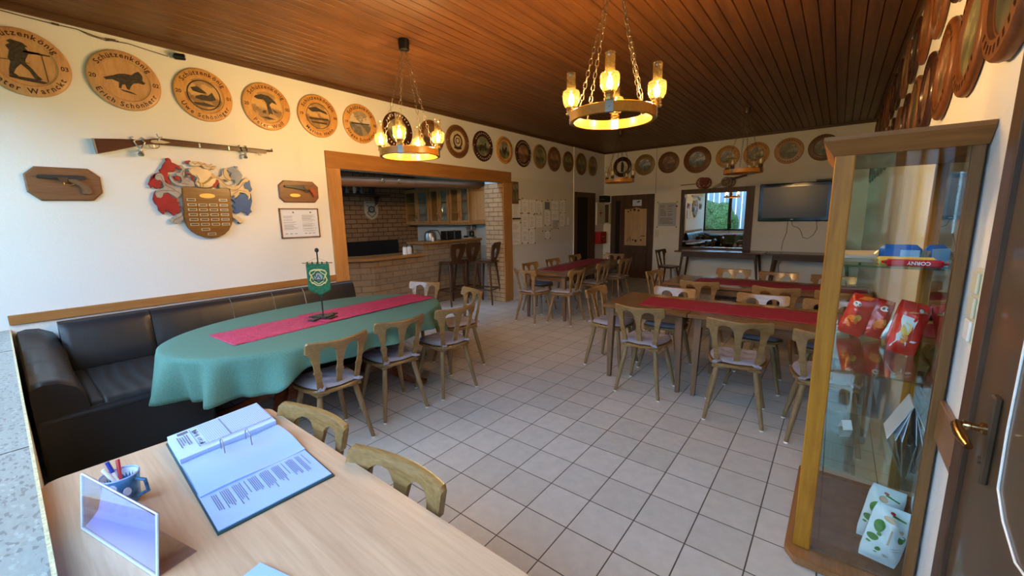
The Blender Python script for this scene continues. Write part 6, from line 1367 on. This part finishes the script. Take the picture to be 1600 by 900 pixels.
herb = [('leaf_print', 'leaf_green', circ(.22, .60, .13, .11)), ('leaf_print', 'leaf_green', circ(.16, .38, .13, .06)), ('leaf_print', 'leaf_green', circ(.84, .50, .11, .07)), ('leaf_print', 'leaf_green', circ(.35, .22, .08, .035)), ('onion_print', 'bag_beige', circ(.72, .62, .10, .05)), ('onion_print', 'bag_beige', circ(.36, .78, .13, .05)), ('bowl_print', 'white', circ(.50, .68, .10, .055)), ('bar_code', 'paper_grey', [(.52, .10), (.86, .13), (.84, .19), (.50, .16)]), ('sprig_print', 'red_paint', circ(.42, .88, .07, .02)), ('leaf_print', 'leaf_green', circ(.26, .47, .06, .03)), ('leaf_print', 'leaf_green', circ(.10, .28, .05, .02)), ('leaf_print', 'leaf_green', [(.4, .84), (.8, .79), (.82, .81), (.42, .87)]), ('spoon_print', 'bag_beige', [(.48, .36), (.53, .36), (.53, .62), (.48, .62)]), ('leaf_print', 'leaf_green', circ(.33, .15, .05, .015)), ('text_print', 'paper_grey', [(.60, .27), (.90, .30), (.90, .305), (.60, .275)]), ('text_print', 'paper_grey', [(.60, .31), (.90, .34), (.90, .345), (.60, .315)])]
bag('herb_bag', 'white bag with green leaf print standing in front on the cabinet floor', (1.195, 0.825, 0.047), R(8), R(-10), 0.135, 0.25, 0.08, 'bag_white', herb, GW, 6, R(12))
bag('herb_bag', 'white bag with green leaf print standing behind the front one in the cabinet', (1.19, 0.97, 0.047), R(8), R(-8), 0.13, 0.26, 0.08, 'bag_white', herb, GW, 7, R(10))
# standing folded cards on the lower shelf
for i, (x, hh, lb) in enumerate(((1.215, 0.185, 'outer'), (1.245, 0.175, 'middle'), (1.268, 0.17, 'inner'))):
    t = thing('folder', '%s thin white folder leaning on the cabinet mirror on the lower glass shelf' % lb, 'folder', (x, 1.28, SZ[0]+0.001)); b = B()
    dx = 1.2925-x-i*0.003; b.prism([(0, 0), (0.003, 0), (dx+0.001, hh), (dx-0.002, hh)], 1, -0.07, 0.11); b.obj('cover', 'paper', t)
t = thing('price_tag', 'tiny white folded tag standing at the left of the lower cabinet shelf', 'tag', (1.06, 1.22, SZ[0]+0.001), R(30)); b = B(); b.add([(-0.022, -0.02, 0), (0.022, -0.02, 0), (0.022, 0, 0.045), (-0.022, 0, 0.045), (-0.022, 0.02, 0), (0.022, 0.02, 0)], [(0, 1, 2, 3), (3, 2, 5, 4)]); b.obj('card', 'white', t, solid=0.001)
z3 = SZ[2]+0.001
t = thing('paper_stack', 'pinkish papers lying at the back left of the top glass shelf', 'paper', (1.03, 1.20, z3), R(6)); B().box(-0.10, 0.10, -0.14, 0.14, 0, 0.012).obj('sheets', 'paper_pink', t); B().box(-0.08, 0.11, -0.12, 0.15, 0.0122, 0.015).obj('top_sheet', 'paper_pink', t)
def barpk(label, loc, rz, sz, mat, endmat, txt=None, strip=None):
    t = thing('snack_bar', label, 'snack bar', loc, rz, 'wrapped bars on the top glass shelf'); a, c, h = sz; b = B(); b.box(-a/2, a/2, -c/2, c/2, 0, h, h*0.22); b.obj('wrapper', mat, t)
    for s in (-1, 1):
        b = B(); vs = []; n = 8
        for i in range(n+1):
            y = -c/2+c*i/n
            vs += [(s*a/2, y*0.95, h*0.3), (s*(a/2+0.014), y*1.05, h*0.45+0.004*(i % 2)), (s*a/2, y*0.95, h*0.7)]
        fs = [(i*3+k, i*3+k+1, i*3+k+4, i*3+k+3) for i in range(n) for k in (0, 1)]+[(i*3, i*3+3, i*3+5, i*3+2) for i in range(n)]
        b.add(vs, fs); b.obj('crimped_end', endmat, t)
    if strip: b = B(); b.box(*strip[0:2], -c/2-0.0008, -c/2-0.0001, *strip[2:4]); b.obj('label_strip', 'bar_lightblue', t)
    if txt:
        b = B(); Mt = Matrix.Translation((0.02, -c/2-0.0008, h/2+0.006)) @ Matrix.Rotation(pi, 4, 'Y'); text(b, txt, 0.018, lambda x, y: Matrix.Rotation(0, 4, 'Y') @ Vector((0.012-x, -c/2-0.0008, h*0.75-y))); b.obj('lettering', 'white', t)
    return t
barpk('red wrapped bar with upside down CORNY lettering in front on the top shelf', (1.175, 0.81, z3), R(-2), (0.155, 0.035, 0.024), 'bar_red', 'bar_red', 'CORNY')
barpk('yellow wrapped bar lying behind the red one', (1.155, 0.85, z3), R(2), (0.165, 0.035, 0.030), 'bag_yellow', 'gold_label')
barpk('blue wrapped bar standing above the red and yellow bars', (1.14, 0.892, z3), R(0), (0.125, 0.035, 0.075), 'bar_blue', 'foil', strip=(0.0, 0.055, 0.012, 0.055))
barpk('second blue wrapped bar near the right cabinet post', (1.245, 0.93, z3), R(50), (0.10, 0.035, 0.075), 'bar_blue', 'foil', strip=(-0.045, 0.045, 0.010, 0.060))

# ------------------------------------------------------------------ desk at the window
DZ = 0.75
ds = thing('desk', 'light laminate desk under the window sill in the foreground', 'desk', (0.0, -1.02, 0))
def rpoly(x0, x1, y0, y1, r):
    P = []
    for cx, cy, a0 in ((x1-r, y1-r, 0), (x0+r, y1-r, 90), (x0+r, y0+r, 180), (x1-r, y0+r, 270)):
        for k in range(7): a = R(a0+15*k); P.append((cx+r*cos(a), cy+r*sin(a)))
    return P
b = B(); b.prism(rpoly(-0.955, 0.62, -1.352, -0.690, 0.05), 2, DZ-0.028, DZ); b.obj('desktop', 'desk_wood', ds, True, smooth=True)
for x in (-0.86, 0.53):
    for y in (-1.27, -0.78): b = B(); b.tube([(x, y, 0), (x, y, DZ-0.028)], 0.022, 14); b.obj('leg', 'iron', ds, True, smooth=True)
# binder
bd = thing('ring_binder', 'open ring binder with printed sheets in plastic sleeves on the desk', 'binder', (-0.6, -0.92, DZ), R(0))
def q(px, py, z): p = W(px, py, 2, z); return (p.x, p.y)
cor = [q(259, 695, DZ), q(340, 838, DZ), q(523, 744, DZ), q(403, 638, DZ)]
def lerp2(c, u, v):   # u along long side, v across
    a, b_, c_, d = [Vector(x) for x in c]; p = (a*(1-u)+b_*u)*(1-v)+(d*(1-u)+c_*u)*v; return p
def sheetgrid(name, mat, u0, u1, v0, v1, zf, par, nx=16, ny=10, solid=0.0):
    b = B()
    def fn(i, j):
        u = u0+(u1-u0)*i; v = v0+(v1-v0)*j; p = lerp2(cor, u, v); return (p.x, p.y, DZ+zf(i, j))
    b.grid(nx, ny, fn); n = len(b.v); b.grid(nx, ny, lambda i, j: (*lerp2(cor, u0+(u1-u0)*i, v0+(v1-v0)*j), DZ+0.002+0*i))
    k = nx+1
    for i in range(nx): b.f.append((i, i+1, n+i+1, n+i)); b.f.append((ny*k+i, ny*k+i+1, n+ny*k+i+1, n+ny*k+i))
    for j in range(ny): b.f.append((j*k, (j+1)*k, n+(j+1)*k, n+j*k)); b.f.append((j*k+nx, (j+1)*k+nx, n+(j+1)*k+nx, n+j*k+nx))
    return b.obj(name, mat, par, True, smooth=True)
b = B(); c3 = [lerp2(cor, u, v) for u, v in ((0, 0), (1, 0), (1, 1), (0, 1))]; b.prism([(p.x, p.y) for p in c3], 2, DZ+0.0005, DZ+0.004); b.obj('cover', 'binder', bd, True)
s1 = sheetgrid('sheet_stack', 'paper_soft_skylit', 0.01, 0.325, 0.02, 0.985, lambda i, j: 0.030-0.004*i, bd)
s2 = sheetgrid('sleeved_sheet', 'paper_skylit', 0.335, 0.70, 0.02, 0.99, lambda i, j: 0.011+0.010*sin(pi*min(1, i*1.1))+0.003*sin(2*j*pi), bd)
s3 = sheetgrid('printed_sheet', 'paper_skylit', 0.66, 0.985, 0.015, 0.985, lambda i, j: 0.007, bd)
b = B(); rn = random.Random(4)
def pr(b, u0, u1, v0, v1, z): 
    P = [lerp2(cor, u, v) for u, v in ((u0, v0), (u1, v0), (u1, v1), (u0, v1))]; b.add([(p.x, p.y, DZ+z) for p in P], [(0, 1, 2, 3)])
z = 0.0312
for k in range(34): pr(b, 0.03, 0.285-0.02*(rn.random() < .15), 0.30+k*0.0195, 0.3012+k*0.0195+0.0015, z)
pr(b, 0.03, 0.285, 0.965, 0.970, z); pr(b, 0.28, 0.285, 0.22, 0.97, z); pr(b, 0.03, 0.032, 0.22, 0.97, z); pr(b, 0.03, 0.285, 0.215, 0.220, z); pr(b, 0.03, 0.285, 0.52, 0.527, z)
for k in range(5): pr(b, 0.06+0.03*rn.random(), 0.25-0.08*rn.random(), 0.08+k*0.022, 0.088+k*0.022, z)
for k in range(30): 
    if rn.random() < .8: u = 0.05+0.2*rn.random(); pr(b, u, u+0.01, 0.225+0.04*rn.random(), 0.245+0.04*rn.random(), z)
pr(b, 0.03, 0.06, 0.10, 0.20, z); b.obj('table_print', 'print', s1, True)
b = B(); v = 0.09
while v < 0.92:
    nl = rn.choice((1, 3, 5, 6))
    for k in range(nl):
        pr(b, 0.72+0.01*rn.random(), 0.90-0.06*rn.random() if nl > 1 else 0.84, v, v+0.006, 0.0082); v += 0.0155
    v += 0.022
b.obj('text_print', 'print', s3, True)
b = B()
for px, py, px2, py2 in ((346, 698, 352, 712), (385, 683, 394, 698)):
    a = W(px, py, 2, DZ+0.030); c = W(px2, py2, 2, DZ+0.012)
    b.tube([(a.x-0.006, a.y, DZ+0.020), (a.x-0.004, a.y, DZ+0.052), (a.x+0.008, a.y+0.001, DZ+0.066), (c.x-0.006, c.y+0.001, DZ+0.055), (c.x+0.002, c.y, DZ+0.008)], 0.0018, 8)
b.obj('ring', 'steel', bd, True, smooth=True)
# cup with pens
pc = (-0.622, -1.203)
cu = thing('pen_cup', 'blue patterned mug with pens on the desk behind the clear stand', 'mug', (*pc, DZ))
B().lathe([(0.030, 0.0), (0.036, 0.003), (0.040, 0.05), (0.044, 0.088), (0.0435, 0.090), (0.0405, 0.088), (0.036, 0.05), (0.032, 0.006), (0.001, 0.006)], n=32).obj('body', 'mug_blue', cu, smooth=True)
B().lathe([(0.0405, 0.0895), (0.0425, 0.0925), (0.0445, 0.0895), (0.0425, 0.088)], n=32, caps=False).obj('rim', 'paper_skylit', cu, smooth=True)
B().lathe([(0.0400, 0.088), (0.0365, 0.05), (0.031, 0.007), (0.001, 0.007)], n=28, caps=False).obj('inside', 'paper', cu, smooth=True)
b = B(); b.tube([(0.030, 0.028, 0.075), (0.050, 0.045, 0.070), (0.052, 0.048, 0.035), (0.030, 0.028, 0.020)], 0.005, 8); b.obj('handle', 'mug_blue', cu, smooth=True)
b = B()
for a, h in ((20, .05), (75, .065), (310, .035)): b.prism([(0.011*cos(2*pi*k/8), 0.009*sin(2*pi*k/8)) for k in range(8)], 2, 0, 0.0012)
b = B()
for a, h in ((-30, .070), (8, .050)):
    rr = 0.0425; c = Vector((rr*cos(R(a)), rr*sin(R(a)), h)); M = Matrix.Translation(c) @ Matrix.Rotation(R(a), 4, 'Z') @ Matrix.Rotation(R(90), 4, 'Y'); n0 = len(b.v); b.prism([(0.012*cos(2*pi*k/10), 0.009*sin(2*pi*k/10)) for k in range(10)], 2, -0.0015, 0.0012); b.xf(M, n0)
b.obj('white_flower', 'paper', cu)
for i, (dx, dy, mt, L_, lb) in enumerate(((-0.02, -0.012, 'pen_blue', 0.118, 'blue capped pen leaning in the patterned mug'), (-0.028, 0.004, 'pen_red', 0.110, 'reddish pen leaning at the left rim of the mug'), (-0.012, -0.020, 'white_plastic', 0.105, 'white pen leaning in the patterned mug'))):
    t = thing('pen', lb, 'pen', (pc[0], pc[1], DZ+0.008)); a = Vector((dx*-0.6, dy*-0.6, 0.004)); e = Vector((dx*1.45, dy*1.45, L_)); b = B(); b.tube([a, a.lerp(e, .72)], 0.0042, 8); b.obj('barrel', 'white_plastic' if i != 1 else mt, t, smooth=True); b = B(); b.tube([a.lerp(e, .72), e], 0.0050, 8); b.obj('cap', mt, t, smooth=True)
# clear acrylic sign holder (leaning sheet and foot)
A0 = q(127, 828, DZ); C0 = q(258, 915, DZ)
st = thing('sign_holder', 'clear acrylic slanted sign holder standing on the desk in the foreground', 'stand', (A0[0], A0[1], DZ))
A = Vector((*A0, DZ)); Cc = Vector((*C0, DZ)); e = (Cc-A).normalized(); L_ = 0.37; nn = Vector((-e.y, e.x, 0))
Ht = 0.150; lean = 0.020
def SPt(s, h, o_=0.0): return A+e*s+Vector((0, 0, h))+nn*(lean*h/Ht+o_)
for nm, o1 in (('front_sheet', 0.0), ('back_sheet', 0.006)):
    b = B(); n = 14; vs = []
    def topz(s): return Ht
    for s in [L_*k/n for k in range(n+1)]:
        for h in (0.003, topz(s)):
            for oo in (o1, o1+0.0022): vs.append(SPt(s, h, oo))
    fs = []
    for i in range(n):
        a_ = i*4; c_ = a_+4; fs += [(a_, c_, c_+2, a_+2), (a_+1, a_+3, c_+3, c_+1), (a_, a_+1, c_+1, c_), (a_+2, c_+2, c_+3, a_+3)]
    fs += [(0, 2, 3, 1), (n*4, n*4+1, n*4+3, n*4+2)]
    b.add(vs, fs); b.obj(nm, 'acrylic', st, True)
b = B(); b.tube([SPt(0, 0.003, 0.003), SPt(0, Ht, 0.003)], 0.0035, 6); b.tube([SPt(0, 0.003, 0.003), SPt(L_, 0.003, 0.003)], 0.0035, 6); b.tube([SPt(L_, 0.003, 0.003), SPt(L_, Ht, 0.003)], 0.003, 6); b.tube([SPt(0, Ht, 0.003), SPt(L_, Ht, 0.003)], 0.0018, 6); b.obj('bright_edge', plain('edge_clear', (0.55, 0.66, 0.78), 0.2), st, True, smooth=True)
b = B(); F = [A+nn*0.0, A+e*L_, A+e*L_+nn*0.085, A+nn*0.085]; b.prism([(p.x, p.y) for p in F], 2, DZ+0.0008, DZ+0.003); b.obj('foot', 'acrylic', st, True)
# inserted sheet and pen ring seen through
b = B(); b.add([SPt(0.075, 0.010, 0.004), SPt(L_-0.004, 0.010, 0.004), SPt(L_-0.004, Ht-0.008, 0.004), SPt(0.11, Ht-0.008, 0.004), SPt(0.085, 0.075, 0.004), SPt(0.035, 0.03, 0.004), SPt(0.01, 0.010, 0.004)], [(0, 1, 2, 3, 4, 5, 6)]); b.obj('inserted_sheet', plain('lilac_sheet', (0.47, 0.47, 0.72), 0.35), st, True)
t = thing('paper_scrap', 'small bluish paper stack peeking in at the lower photo edge on the desk', 'paper', (*q(432, 905, DZ), DZ), R(15)); B().box(-0.07, 0.03, -0.03, 0.012, 0, 0.008).obj('sheets', 'paper_skylit', t)
